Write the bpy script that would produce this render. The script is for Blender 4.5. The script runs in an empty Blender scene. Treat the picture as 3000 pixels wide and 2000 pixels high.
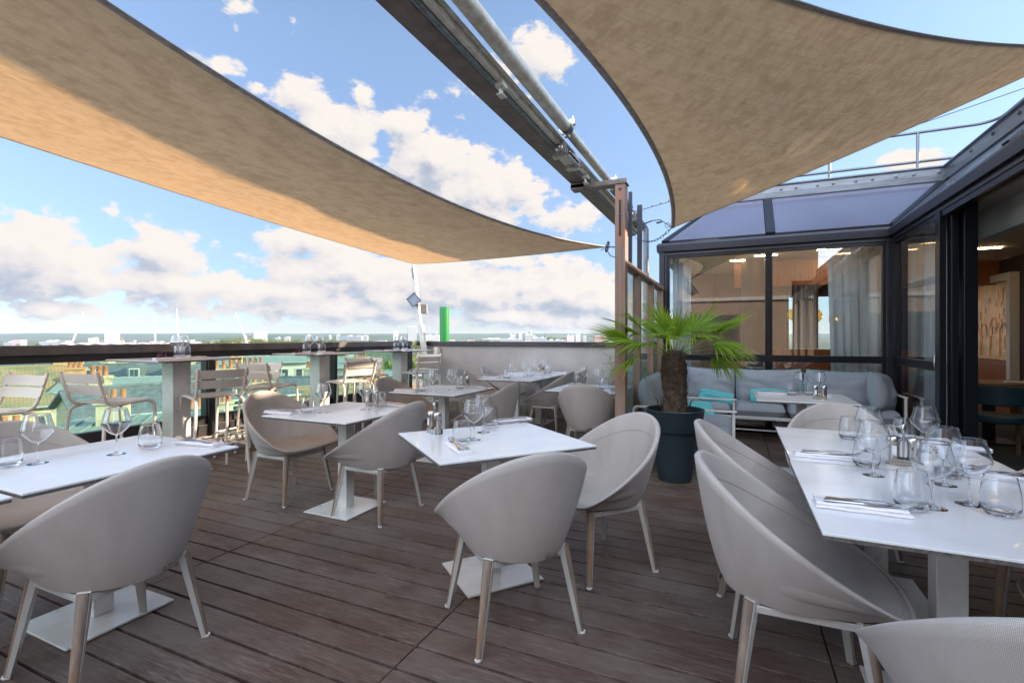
import bpy, bmesh, math, random
from mathutils import Vector, Matrix, noise as mnoise
rnd = random.Random(7)
R = math.radians
S = bpy.context.scene
COL = S.collection

# ---------------------------------------------------------------- camera
FPX, CXP, HYP, EYE, YAW = 1442.0, 1500.0, 988.0, 1.32, R(24.3)
cam = bpy.data.cameras.new('camera'); cam.lens = 17.3; cam.sensor_width = 36
cam.clip_start = 0.05; cam.clip_end = 60000; cam.shift_y = -0.004
co = bpy.data.objects.new('camera', cam); COL.objects.link(co)
co.location = (0, 0, EYE); co.rotation_euler = (R(90), 0, YAW)
S.camera = co

def P(px, py, z=0.0):
    """point at height z seen at photo pixel (3000x2000)"""
    r = (px-CXP)/FPX; u = (HYP-py)/FPX; t = (z-EYE)/u
    return (t*(-math.sin(YAW)+r*math.cos(YAW)), t*(math.cos(YAW)+r*math.sin(YAW)))

def PD(px, py, d):
    """point at depth d seen at photo pixel"""
    r = (px-CXP)/FPX; u = (HYP-py)/FPX
    return (d*(-math.sin(YAW)+r*math.cos(YAW)), d*(math.cos(YAW)+r*math.sin(YAW)), EYE+u*d)

def azel(px, py):
    r = (px-CXP)/FPX; u = (HYP-py)/FPX
    return math.atan(r)-YAW, math.atan(u/math.sqrt(1+r*r))

# ---------------------------------------------------------------- exposure
S.view_settings.view_transform = 'Standard'; S.view_settings.look = 'None'
S.view_settings.gamma = 1; S.view_settings.use_curve_mapping = False
S.view_settings.exposure = 1.38
S.cycles.max_bounces = 16; S.cycles.transparent_max_bounces = 24
S.cycles.transmission_bounces = 16; S.cycles.glossy_bounces = 5; S.cycles.diffuse_bounces = 4
S.cycles.caustics_reflective = False; S.cycles.caustics_refractive = True
S.cycles.sample_clamp_indirect = 3.0

# ---------------------------------------------------------------- sun and sky
SUN_EL = R(22); SUN_V = Vector((0.90, 0.43, 0)).normalized()      # direction towards the sun
sd = Vector((SUN_V.x*math.cos(SUN_EL), SUN_V.y*math.cos(SUN_EL), math.sin(SUN_EL)))
sl = bpy.data.lights.new('sun', 'SUN'); sl.energy = 5.0; sl.angle = R(0.55); sl.color = (1.0, 0.80, 0.58)
so = bpy.data.objects.new('sun', sl); COL.objects.link(so)
so.rotation_euler = (-sd).to_track_quat('-Z', 'Y').to_euler(); so.location = (20, 10, 20)

class NT:
    """tiny node-tree helper"""
    def __init__(s, tree): s.t = tree; s.n = tree.nodes; s.l = tree.links
    def new(s, typ, **kw):
        nd = s.n.new(typ)
        for k, v in kw.items():
            if k.startswith('i_'):
                nd.inputs[k[2:].replace('_', ' ')].default_value = v
            else: setattr(nd, k, v)
        return nd
    def link(s, a, b): s.l.new(a, b)
    def math(s, op, a, b=None, c=None, clamp=False):
        nd = s.n.new('ShaderNodeMath'); nd.operation = op; nd.use_clamp = clamp
        for i, v in enumerate((a, b, c)):
            if v is None: continue
            if isinstance(v, (int, float)): nd.inputs[i].default_value = v
            else: s.l.new(v, nd.inputs[i])
        return nd.outputs[0]
    def mix(s, f, a, b, typ='MIX'):
        nd = s.n.new('ShaderNodeMix'); nd.data_type = 'RGBA'; nd.blend_type = typ
        for i, v in ((0, f), (6, a), (7, b)):
            if isinstance(v, (int, float)): nd.inputs[i].default_value = v
            elif isinstance(v, (tuple, list)): nd.inputs[i].default_value = (*v[:3], 1)
            else: s.l.new(v, nd.inputs[i])
        return nd.outputs[2]
    def ramp(s, f, stops):
        nd = s.n.new('ShaderNodeValToRGB'); el = nd.color_ramp.elements
        while len(el) < len(stops): el.new(0.5)
        for e, (p, c) in zip(el, stops):
            e.position = p; e.color = (*c[:3], 1) if isinstance(c, (tuple, list)) else (c, c, c, 1)
        if f is not None: s.l.new(f, nd.inputs[0])
        return nd.outputs[0]
    def noise(s, vec, scale, detail=4, rough=0.55, dist=0.0, dims='3D'):
        nd = s.n.new('ShaderNodeTexNoise'); nd.noise_dimensions = dims
        nd.inputs['Scale'].default_value = scale; nd.inputs['Detail'].default_value = detail
        nd.inputs['Roughness'].default_value = rough; nd.inputs['Distortion'].default_value = dist
        if vec is not None: s.l.new(vec, nd.inputs['Vector'])
        return nd.outputs['Fac']
    def mapping(s, vec, loc=(0, 0, 0), rot=(0, 0, 0), scale=(1, 1, 1)):
        nd = s.n.new('ShaderNodeMapping'); nd.inputs['Location'].default_value = loc
        nd.inputs['Rotation'].default_value = rot; nd.inputs['Scale'].default_value = scale
        s.l.new(vec, nd.inputs[0]); return nd.outputs[0]

# cumulus, placed by bearing and height in the real sky: (photo x, photo y, half width, half height, weight)
CLOUDS = [(70, 740, 260, 130, 1.2), (20, 680, 150, 80, .8), (250, 800, 170, 70, .8), (480, 730, 150, 80, .9), (430, 660, 90, 55, .7), (560, 780, 120, 50, .7),
          (330, 620, 40, 40, .5), (520, 830, 400, 60, .75), (1000, 790, 260, 75, 1.0), (1250, 830, 240, 90, 1.15), (1420, 850, 170, 80, 1.0),
          (1650, 850, 190, 90, 1.1), (1780, 880, 130, 60, .9), (800, 860, 300, 60, .8), (150, 905, 200, 35, .7), (1000, 905, 500, 45, .8), (1600, 930, 400, 40, .8),
          (1190, 370, 95, 70, 1.0), (1270, 470, 150, 95, 1.25), (1400, 560, 190, 100, 1.3), (1500, 520, 100, 60, .9), (1650, 640, 110, 60, 1.0), (1560, 600, 90, 50, .8),
          (880, 280, 110, 60, 1.0), (980, 390, 150, 90, 1.15), (1060, 450, 90, 60, .8), (640, 200, 130, 45, .8), (760, 250, 90, 40, .6),
          (1060, 270, 55, 45, .8), (1250, 340, 45, 30, .7), (1580, 160, 120, 75, 1.1), (1440, 240, 190, 70, .75), (1360, 330, 100, 40, .5), (1770, 310, 30, 30, .6),
          (690, 90, 35, 50, .6), (860, 60, 30, 60, .5), (700, 20, 80, 40, .55), (2660, 480, 100, 45, 1.1), (1500, 760, 300, 40, .7), (900, 700, 160, 60, .9)]
w = bpy.data.worlds.new('World'); S.world = w; w.use_nodes = True
T = NT(w.node_tree); T.n.clear()
grp = bpy.data.node_groups.new('cloud_density', 'ShaderNodeTree')
grp.interface.new_socket('V', in_out='INPUT', socket_type='NodeSocketVector')
grp.interface.new_socket('D', in_out='OUTPUT', socket_type='NodeSocketFloat')
G = NT(grp); gi = G.n.new('NodeGroupInput'); go = G.n.new('NodeGroupOutput')
v = gi.outputs[0]
acc = None
for (px, py, hw, hh, wt) in CLOUDS:
    a0, e0 = azel(px, py)
    r = (px-CXP)/FPX
    sx = hw*1.5/FPX/(1+r*r); sy = hh*1.5/FPX/math.sqrt(1+r*r)
    m = G.mapping(v, loc=(-a0/sx, -e0/sy, 0), scale=(1/sx, 1/sy, 0))
    g = G.new('ShaderNodeTexGradient', gradient_type='SPHERICAL'); G.link(m, g.inputs[0])
    term = G.math('MULTIPLY', g.outputs['Fac'], wt*1.5)
    acc = term if acc is None else G.math('MAXIMUM', acc, term)
sep0 = G.new('ShaderNodeSeparateXYZ'); G.link(v, sep0.inputs[0])
ce = G.math('COSINE', sep0.outputs[1]); dirn = G.new('ShaderNodeCombineXYZ')
G.link(G.math('MULTIPLY', G.math('SINE', sep0.outputs[0]), ce), dirn.inputs[0]); G.link(G.math('MULTIPLY', G.math('COSINE', sep0.outputs[0]), ce), dirn.inputs[1]); G.link(G.math('SINE', sep0.outputs[1]), dirn.inputs[2])
big = G.noise(G.mapping(dirn.outputs[0], scale=(9, 9, 15)), 1.0, 2, .5)
fine = G.noise(G.mapping(dirn.outputs[0], loc=(3, 1, 0), scale=(19, 19, 30)), 1.0, 9, .60, .15)
# scattered small cumulus everywhere, denser low down
sep = G.new('ShaderNodeSeparateXYZ'); G.link(v, sep.inputs[0])
low = G.math('SUBTRACT', 1.0, G.math('MULTIPLY', G.math('ABSOLUTE', G.math('SUBTRACT', sep.outputs[1], 0.075)), 9.0), clamp=True)
acc = G.math('ADD', acc, G.math('MULTIPLY', G.math('MULTIPLY', low, big), 0.72))
d = G.math('ADD', acc, G.math('MULTIPLY', G.math('SUBTRACT', fine, .5), 2.35))
d = G.math('SUBTRACT', d, 0.55)
G.link(d, go.inputs[0])

tc = T.new('ShaderNodeTexCoord'); sp = T.new('ShaderNodeSeparateXYZ'); T.link(tc.outputs['Generated'], sp.inputs[0])
az = T.math('ARCTAN2', sp.outputs[0], sp.outputs[1]); el = T.math('ARCSINE', sp.outputs[2])
cb = T.new('ShaderNodeCombineXYZ'); T.link(az, cb.inputs[0]); T.link(el, cb.inputs[1])
def dens(dx, dy):
    gn = T.n.new('ShaderNodeGroup'); gn.node_tree = grp
    ad = T.new('ShaderNodeVectorMath', operation='ADD'); ad.inputs[1].default_value = (dx, dy, 0)
    T.link(cb.outputs[0], ad.inputs[0]); T.link(ad.outputs[0], gn.inputs[0]); return gn.outputs[0]
d0 = dens(0, 0); d1 = dens(.012, .019); d2 = dens(.016, .045)
mask = T.math('SMOOTH_MIN', T.math('MULTIPLY', d0, 3.2, clamp=True), 1.0, 0.2)
mr = T.new('ShaderNodeMapRange', interpolation_type='SMOOTHSTEP'); T.link(d0, mr.inputs[0]); mr.inputs[1].default_value = 0.0; mr.inputs[2].default_value = .34
mask = mr.outputs[0]
up = T.math('MULTIPLY', T.math('GREATER_THAN', sp.outputs[2], 0.0), 1.0)
mask = T.math('MULTIPLY', mask, up)
lit = T.math('SUBTRACT', T.math('MULTIPLY', T.math('SUBTRACT', d0, d1), .55), T.math('MULTIPLY', T.math('MAXIMUM', d2, 0.0), .30))
lit = T.math('ADD', lit, 0.88, clamp=True)
ccol = T.ramp(lit, [(0.0, (.44, .51, .63)), (.36, (.62, .67, .77)), (.60, (.90, .865, .87)), (1.0, (1.06, .99, .93))])
sky = T.new('ShaderNodeTexSky', sky_type='NISHITA'); sky.sun_disc = False; sky.sun_elevation = SUN_EL
sky.sun_rotation = math.atan2(SUN_V.x, SUN_V.y); sky.air_density = 1.0; sky.dust_density = 0.2; sky.ozone_density = 1.5; sky.altitude = 100
b1 = T.new('ShaderNodeBackground'); T.link(T.mix(1.0, sky.outputs[0], T.ramp(sp.outputs[2], [(0.0, (.46, .54, .78)), (.10, (.56, .60, .78)), (.25, (.90, .86, .92)), (.5, (1.25, 1.18, 1.16))]), 'MULTIPLY'), b1.inputs[0]); b1.inputs[1].default_value = 0.10
b2 = T.new('ShaderNodeBackground'); T.link(ccol, b2.inputs[0]); b2.inputs[1].default_value = 0.355
mx = T.new('ShaderNodeMixShader'); T.link(mask, mx.inputs[0]); T.link(b1.outputs[0], mx.inputs[1]); T.link(b2.outputs[0], mx.inputs[2])
# added glow in the unseen sky overhead and behind the camera, fills the terrace
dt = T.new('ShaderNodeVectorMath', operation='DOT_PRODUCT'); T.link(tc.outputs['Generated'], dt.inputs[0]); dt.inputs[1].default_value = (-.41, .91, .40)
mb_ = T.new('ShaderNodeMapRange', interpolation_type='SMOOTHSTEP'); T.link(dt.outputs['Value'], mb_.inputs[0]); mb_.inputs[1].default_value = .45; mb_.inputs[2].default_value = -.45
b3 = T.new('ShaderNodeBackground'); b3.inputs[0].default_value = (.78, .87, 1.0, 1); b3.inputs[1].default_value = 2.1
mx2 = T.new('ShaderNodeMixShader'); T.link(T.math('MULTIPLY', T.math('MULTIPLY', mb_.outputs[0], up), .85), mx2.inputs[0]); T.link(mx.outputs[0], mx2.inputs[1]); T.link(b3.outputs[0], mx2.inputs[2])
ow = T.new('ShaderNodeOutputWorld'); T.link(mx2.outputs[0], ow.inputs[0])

# ================================================================ materials
MATS = {}
def mat(name, col, rough=.5, metal=0.0, spec=.5, var=0.0, vscale=8.0, stretch=(1, 1, 1), col2=None, bump=0.0, bscale=60.0, bdist=.002, coat=0.0, emit=None, estr=1.0, coords='Object'):
    m = bpy.data.materials.new(name); m.use_nodes = True; t = NT(m.node_tree)
    b = t.n['Principled BSDF']; b.inputs['Base Color'].default_value = (*col, 1)
    b.inputs['Roughness'].default_value = rough; b.inputs['Metallic'].default_value = metal
    b.inputs['Specular IOR Level'].default_value = spec; b.inputs['Coat Weight'].default_value = coat
    tcn = t.new('ShaderNodeTexCoord'); vec = t.mapping(tcn.outputs[coords], scale=stretch)
    if var or col2:
        f = t.noise(vec, vscale, 5, .6)
        c2 = col2 or tuple(max(0, c*(1-var)) for c in col); c1 = col if col2 else tuple(min(1, c*(1+var)) for c in col)
        t.link(t.ramp(f, [(.3, c2), (.7, c1)]), b.inputs['Base Color'])
        t.link(t.math('ADD', rough-.08, t.math('MULTIPLY', f, .16)), b.inputs['Roughness'])
    if bump:
        bn = t.new('ShaderNodeBump', i_Strength=bump, i_Distance=bdist)
        t.link(t.noise(vec, bscale, 6, .6), bn.inputs['Height']); t.link(bn.outputs[0], b.inputs['Normal'])
    if emit:
        b.inputs['Emission Color'].default_value = (*emit, 1); b.inputs['Emission Strength'].default_value = estr
    MATS[name] = m; return m

def glassy(name, tint, fac=.04, k=1.0, rough=0.0, gcol=(1, 1, 1), pw=3.0):
    """thin clear pane or thin blown glass: see-through straight on, mirror-like at grazing angles"""
    m = bpy.data.materials.new(name); m.use_nodes = True; t = NT(m.node_tree); t.n.clear()
    tr = t.new('ShaderNodeBsdfTransparent'); tr.inputs[0].default_value = (*tint, 1)
    gl = t.new('ShaderNodeBsdfGlossy'); gl.inputs['Roughness'].default_value = rough; gl.inputs[0].default_value = (*gcol, 1)
    lw = t.new('ShaderNodeLayerWeight', i_Blend=.5)
    f = t.math('ADD', fac, t.math('MULTIPLY', t.math('POWER', lw.outputs['Facing'], pw), k), clamp=True)
    mxs = t.new('ShaderNodeMixShader'); t.link(f, mxs.inputs[0]); t.link(tr.outputs[0], mxs.inputs[1]); t.link(gl.outputs[0], mxs.inputs[2])
    o = t.new('ShaderNodeOutputMaterial'); t.link(mxs.outputs[0], o.inputs[0]); MATS[name] = m; return m

def glassbsdf(name, tint, ior):
    m = bpy.data.materials.new(name); m.use_nodes = True; t = NT(m.node_tree); t.n.clear()
    g = t.new('ShaderNodeBsdfGlass', i_Roughness=0.0, i_IOR=ior); g.inputs[0].default_value = (*tint, 1)
    o = t.new('ShaderNodeOutputMaterial'); t.link(g.outputs[0], o.inputs[0]); MATS[name] = m; return m

# weathered hardwood deck boards: 1.6 m x 0.15 m
def deck_material():
    m = bpy.data.materials.new('deck_boards'); m.use_nodes = True; t = NT(m.node_tree); b = t.n['Principled BSDF']
    tcn = t.new('ShaderNodeTexCoord'); s = t.new('ShaderNodeSeparateXYZ'); t.link(tcn.outputs['Object'], s.inputs[0])
    ix = t.math('FLOOR', t.math('DIVIDE', t.math('SUBTRACT', s.outputs[0], -2.84), 1.6))
    iy = t.math('FLOOR', t.math('DIVIDE', t.math('SUBTRACT', s.outputs[1], 2.2), .15))
    cbn = t.new('ShaderNodeCombineXYZ'); t.link(ix, cbn.inputs[0]); t.link(iy, cbn.inputs[1])
    wn = t.new('ShaderNodeTexWhiteNoise', noise_dimensions='3D'); t.link(cbn.outputs[0], wn.inputs['Vector'])
    off = t.new('ShaderNodeVectorMath', operation='MULTIPLY_ADD'); t.link(wn.outputs['Color'], off.inputs[0]); off.inputs[1].default_value = (9, 9, 9); t.link(tcn.outputs['Object'], off.inputs[2])
    grain = t.noise(t.mapping(off.outputs[0], scale=(2.2, 26, 1)), 3.0, 8, .68, .9)
    fibre = t.noise(t.mapping(off.outputs[0], scale=(5, 160, 1)), 3.0, 4, .7)
    patch = t.noise(t.mapping(tcn.outputs['Object'], scale=(1.4, 1.9, 1)), 1.3, 4, .6)
    c = t.ramp(grain, [(.33, (.022, .011, .008)), (.45, (.080, .050, .039)), (.56, (.155, .108, .088)), (.68, (.33, .255, .215))])
    c = t.mix(t.math('MULTIPLY', t.math('POWER', wn.outputs['Value'], 1.6), .55), c, (.20, .145, .12))
    sw = t.new('ShaderNodeSeparateColor'); t.link(wn.outputs['Color'], sw.inputs[0]); c = t.mix(t.math('MULTIPLY', sw.outputs[1], .5), c, (.10, .050, .036))
    c = t.mix(t.math('MULTIPLY', t.ramp(patch, [(.42, 0.0), (.66, 1.0)]), .62), c, (.24, .205, .18))
    c = t.mix(t.math('MULTIPLY', t.ramp(fibre, [(.40, 0.0), (.60, 1.0)]), .5), c, (.05, .032, .026))
    # greenish damp boards in the strip by the planter
    gy = t.math('SUBTRACT', 1.0, t.math('MULTIPLY', t.math('ABSOLUTE', t.math('SUBTRACT', s.outputs[1], 5.0)), 2.4), clamp=True)
    gx = t.math('SUBTRACT', 1.0, t.math('MULTIPLY', t.math('ABSOLUTE', t.math('SUBTRACT', s.outputs[0], -.7)), .7), clamp=True)
    c = t.mix(t.math('MULTIPLY', t.math('MULTIPLY', gy, gx), .7), c, (.17, .16, .105))
    t.link(c, b.inputs['Base Color'])
    t.link(t.math('ADD', .34, t.math('MULTIPLY', grain, .28)), b.inputs['Roughness']); b.inputs['Specular IOR Level'].default_value = .45
    bn = t.new('ShaderNodeBump', i_Strength=.5, i_Distance=.0015); t.link(t.math('ADD', fibre, grain), bn.inputs['Height']); t.link(bn.outputs[0], b.inputs['Normal'])
    return m

def wood(name, c1, c2, rough=.55, axis='z', scale=1.0, dark=None):
    m = bpy.data.materials.new(name); m.use_nodes = True; t = NT(m.node_tree); b = t.n['Principled BSDF']
    tcn = t.new('ShaderNodeTexCoord'); st = {'z': (30, 30, 1.6), 'x': (1.6, 30, 30), 'y': (30, 1.6, 30)}[axis]
    vec = t.mapping(tcn.outputs['Object'], scale=tuple(a*scale for a in st))
    g = t.noise(vec, 1.0, 7, .62, .8); p = t.noise(tcn.outputs['Object'], 2.5, 3)
    c = t.ramp(g, [(.3, c1), (.72, c2)])
    if dark: c = t.mix(t.math('MULTIPLY', t.ramp(p, [(.45, 0.0), (.7, 1.0)]), .8), c, dark)
    t.link(c, b.inputs['Base Color']); b.inputs['Roughness'].default_value = rough
    bn = t.new('ShaderNodeBump', i_Strength=.35, i_Distance=.001); t.link(g, bn.inputs['Height']); t.link(bn.outputs[0], b.inputs['Normal'])
    return m

def weave(name, c1, c2, n=900, bumpd=.0006, rough=.75):
    """woven sling fabric on UV in metres"""
    m = bpy.data.materials.new(name); m.use_nodes = True; t = NT(m.node_tree); b = t.n['Principled BSDF']
    uv = t.new('ShaderNodeTexCoord'); s = t.new('ShaderNodeSeparateXYZ'); t.link(uv.outputs['UV'], s.inputs[0])
    a = t.math('SINE', t.math('MULTIPLY', t.math('ADD', s.outputs[0], s.outputs[1]), n))
    bb = t.math('SINE', t.math('MULTIPLY', t.math('SUBTRACT', s.outputs[0], s.outputs[1]), n))
    wv = t.math('ADD', .5, t.math('MULTIPLY', t.math('MULTIPLY', a, bb), .5))
    pn = t.noise(uv.outputs['Object'], 4.0, 4, .6)
    c = t.mix(wv, c1, c2); pn2 = t.ramp(t.noise(t.mapping(uv.outputs['Object'], scale=(5, 5, 1.6)), 1.6, 5, .65), [(.42, 0.0), (.68, 1.0)]); c = t.mix(t.math('MULTIPLY', pn, .22), c, tuple(x*.7 for x in c1)); c = t.mix(t.math('MULTIPLY', pn2, .28), c, (.30, .235, .185))
    t.link(c, b.inputs['Base Color']); b.inputs['Roughness'].default_value = rough; b.inputs['Specular IOR Level'].default_value = .3
    b.inputs['Sheen Weight'].default_value = .15
    bn = t.new('ShaderNodeBump', i_Strength=.6, i_Distance=bumpd); t.link(wv, bn.inputs['Height']); t.link(bn.outputs[0], b.inputs['Normal'])
    return m

def sail_cloth(name):
    m = bpy.data.materials.new(name); m.use_nodes = True; t = NT(m.node_tree); t.n.clear()
    tcn = t.new('ShaderNodeTexCoord'); V = tcn.outputs['Object']; UV = tcn.outputs['UV']
    speck = t.noise(UV, 260, 3, .7); blot = t.noise(V, 1.7, 5, .62); streak = t.noise(t.mapping(UV, scale=(1.2, 14, 1)), 2.0, 5, .6)
    wv = t.new('ShaderNodeTexWave', wave_type='BANDS', bands_direction='Y', i_Scale=60.0); t.link(UV, wv.inputs[0])
    c = t.ramp(speck, [(.3, (.23, .215, .205)), (.7, (.50, .475, .455))])
    c = t.mix(t.math('MULTIPLY', t.ramp(blot, [(.4, 0.0), (.75, 1.0)]), .35), c, (.26, .21, .155))
    c = t.mix(t.math('MULTIPLY', wv.outputs['Fac'], .15), c, (.12, .1, .08))
    tr = t.ramp(t.math('ADD', t.math('MULTIPLY', streak, .6), t.math('MULTIPLY', speck, .4)), [(.3, (.50, .29, .13)), (.7, (.80, .52, .28))])
    df = t.new('ShaderNodeBsdfDiffuse'); ts = t.new('ShaderNodeBsdfTranslucent')
    mott = t.noise(V, 9, 5, .7); c = t.mix(t.math('MULTIPLY', t.ramp(mott, [(.45, 0.0), (.62, 1.0)]), .35), c, (.22, .185, .15))
    df0 = c
    crz = t.noise(t.mapping(V, rot=(0, 0, .6), scale=(1.2, 4, 2)), 1.5, 3, .5, .6)
    h = t.math('ADD', t.math('MULTIPLY', crz, 1.1), t.math('MULTIPLY', speck, .3))
    t.link(c, df.inputs[0]); t.link(t.mix(t.math('MULTIPLY', t.ramp(mott, [(.45, 0.0), (.62, 1.0)]), .45), tr, (.40, .225, .10)), ts.inputs[0])
    bn = t.new('ShaderNodeBump', i_Strength=.7, i_Distance=.03); t.link(h, bn.inputs['Height']); t.link(bn.outputs[0], df.inputs['Normal']); t.link(bn.outputs[0], ts.inputs['Normal'])
    mxs = t.new('ShaderNodeMixShader', i_Fac=.42); t.link(df.outputs[0], mxs.inputs[1]); t.link(ts.outputs[0], mxs.inputs[2])
    o = t.new('ShaderNodeOutputMaterial'); t.link(mxs.outputs[0], o.inputs[0]); return m

def leafmat(name, c1, c2, trans=(.5, .6, .08), tf=.45, tip=None):
    m = bpy.data.materials.new(name); m.use_nodes = True; t = NT(m.node_tree); t.n.clear()
    g = t.new('ShaderNodeNewGeometry'); tcn = t.new('ShaderNodeTexCoord')
    f = t.math('ADD', t.math('MULTIPLY', g.outputs['Random Per Island'], .6), t.math('MULTIPLY', t.noise(tcn.outputs['Object'], 1.2, 3), .4))
    c = t.ramp(f, [(.2, c1), (.7, c2)])
    if tip:
        s = t.new('ShaderNodeSeparateXYZ'); t.link(tcn.outputs['UV'], s.inputs[0])
        c = t.mix(t.ramp(s.outputs[1], [(.72, 0.0), (1.0, 1.0)]), c, tip)
    df = t.new('ShaderNodeBsdfPrincipled', i_Roughness=.45); t.link(c, df.inputs[0]); ts = t.new('ShaderNodeBsdfTranslucent'); ts.inputs[0].default_value = (*trans, 1)
    mxs = t.new('ShaderNodeMixShader', i_Fac=tf); t.link(df.outputs[0], mxs.inputs[1]); t.link(ts.outputs[0], mxs.inputs[2])
    o = t.new('ShaderNodeOutputMaterial'); t.link(mxs.outputs[0], o.inputs[0]); return m

def facade_mat(name, wallc, winc, sx, sz, fx=.45, fz=.5, wall2=None):
    """far-off block: rows of windows drawn on its walls (sx, sz = bay and storey size)"""
    m = bpy.data.materials.new(name); m.use_nodes = True; t = NT(m.node_tree); b = t.n['Principled BSDF']
    tcn = t.new('ShaderNodeTexCoord'); s = t.new('ShaderNodeSeparateXYZ'); t.link(tcn.outputs['Object'], s.inputs[0])
    g = t.new('ShaderNodeNewGeometry'); ns = t.new('ShaderNodeSeparateXYZ'); t.link(tcn.outputs['Normal'], ns.inputs[0])
    side = t.math('GREATER_THAN', t.math('ABSOLUTE', ns.outputs[0]), .5)
    hcoord = t.math('ADD', t.math('MULTIPLY', side, s.outputs[1]), t.math('MULTIPLY', t.math('SUBTRACT', 1.0, side), s.outputs[0]))
    fxn = t.math('LESS_THAN', t.math('FRACT', t.math('DIVIDE', t.math('ADD', hcoord, 500.0), sx)), fx)
    fzn = t.math('LESS_THAN', t.math('FRACT', t.math('DIVIDE', t.math('ADD', s.outputs[2], 500.0), sz)), fz)
    wallv = t.math('LESS_THAN', t.math('ABSOLUTE', ns.outputs[2]), .5)
    f = t.math('MULTIPLY', t.math('MULTIPLY', fxn, fzn), wallv)
    t.link(t.mix(f, wallc, winc), b.inputs['Base Color']); b.inputs['Roughness'].default_value = .7
    MATS[name] = m; return m

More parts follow.
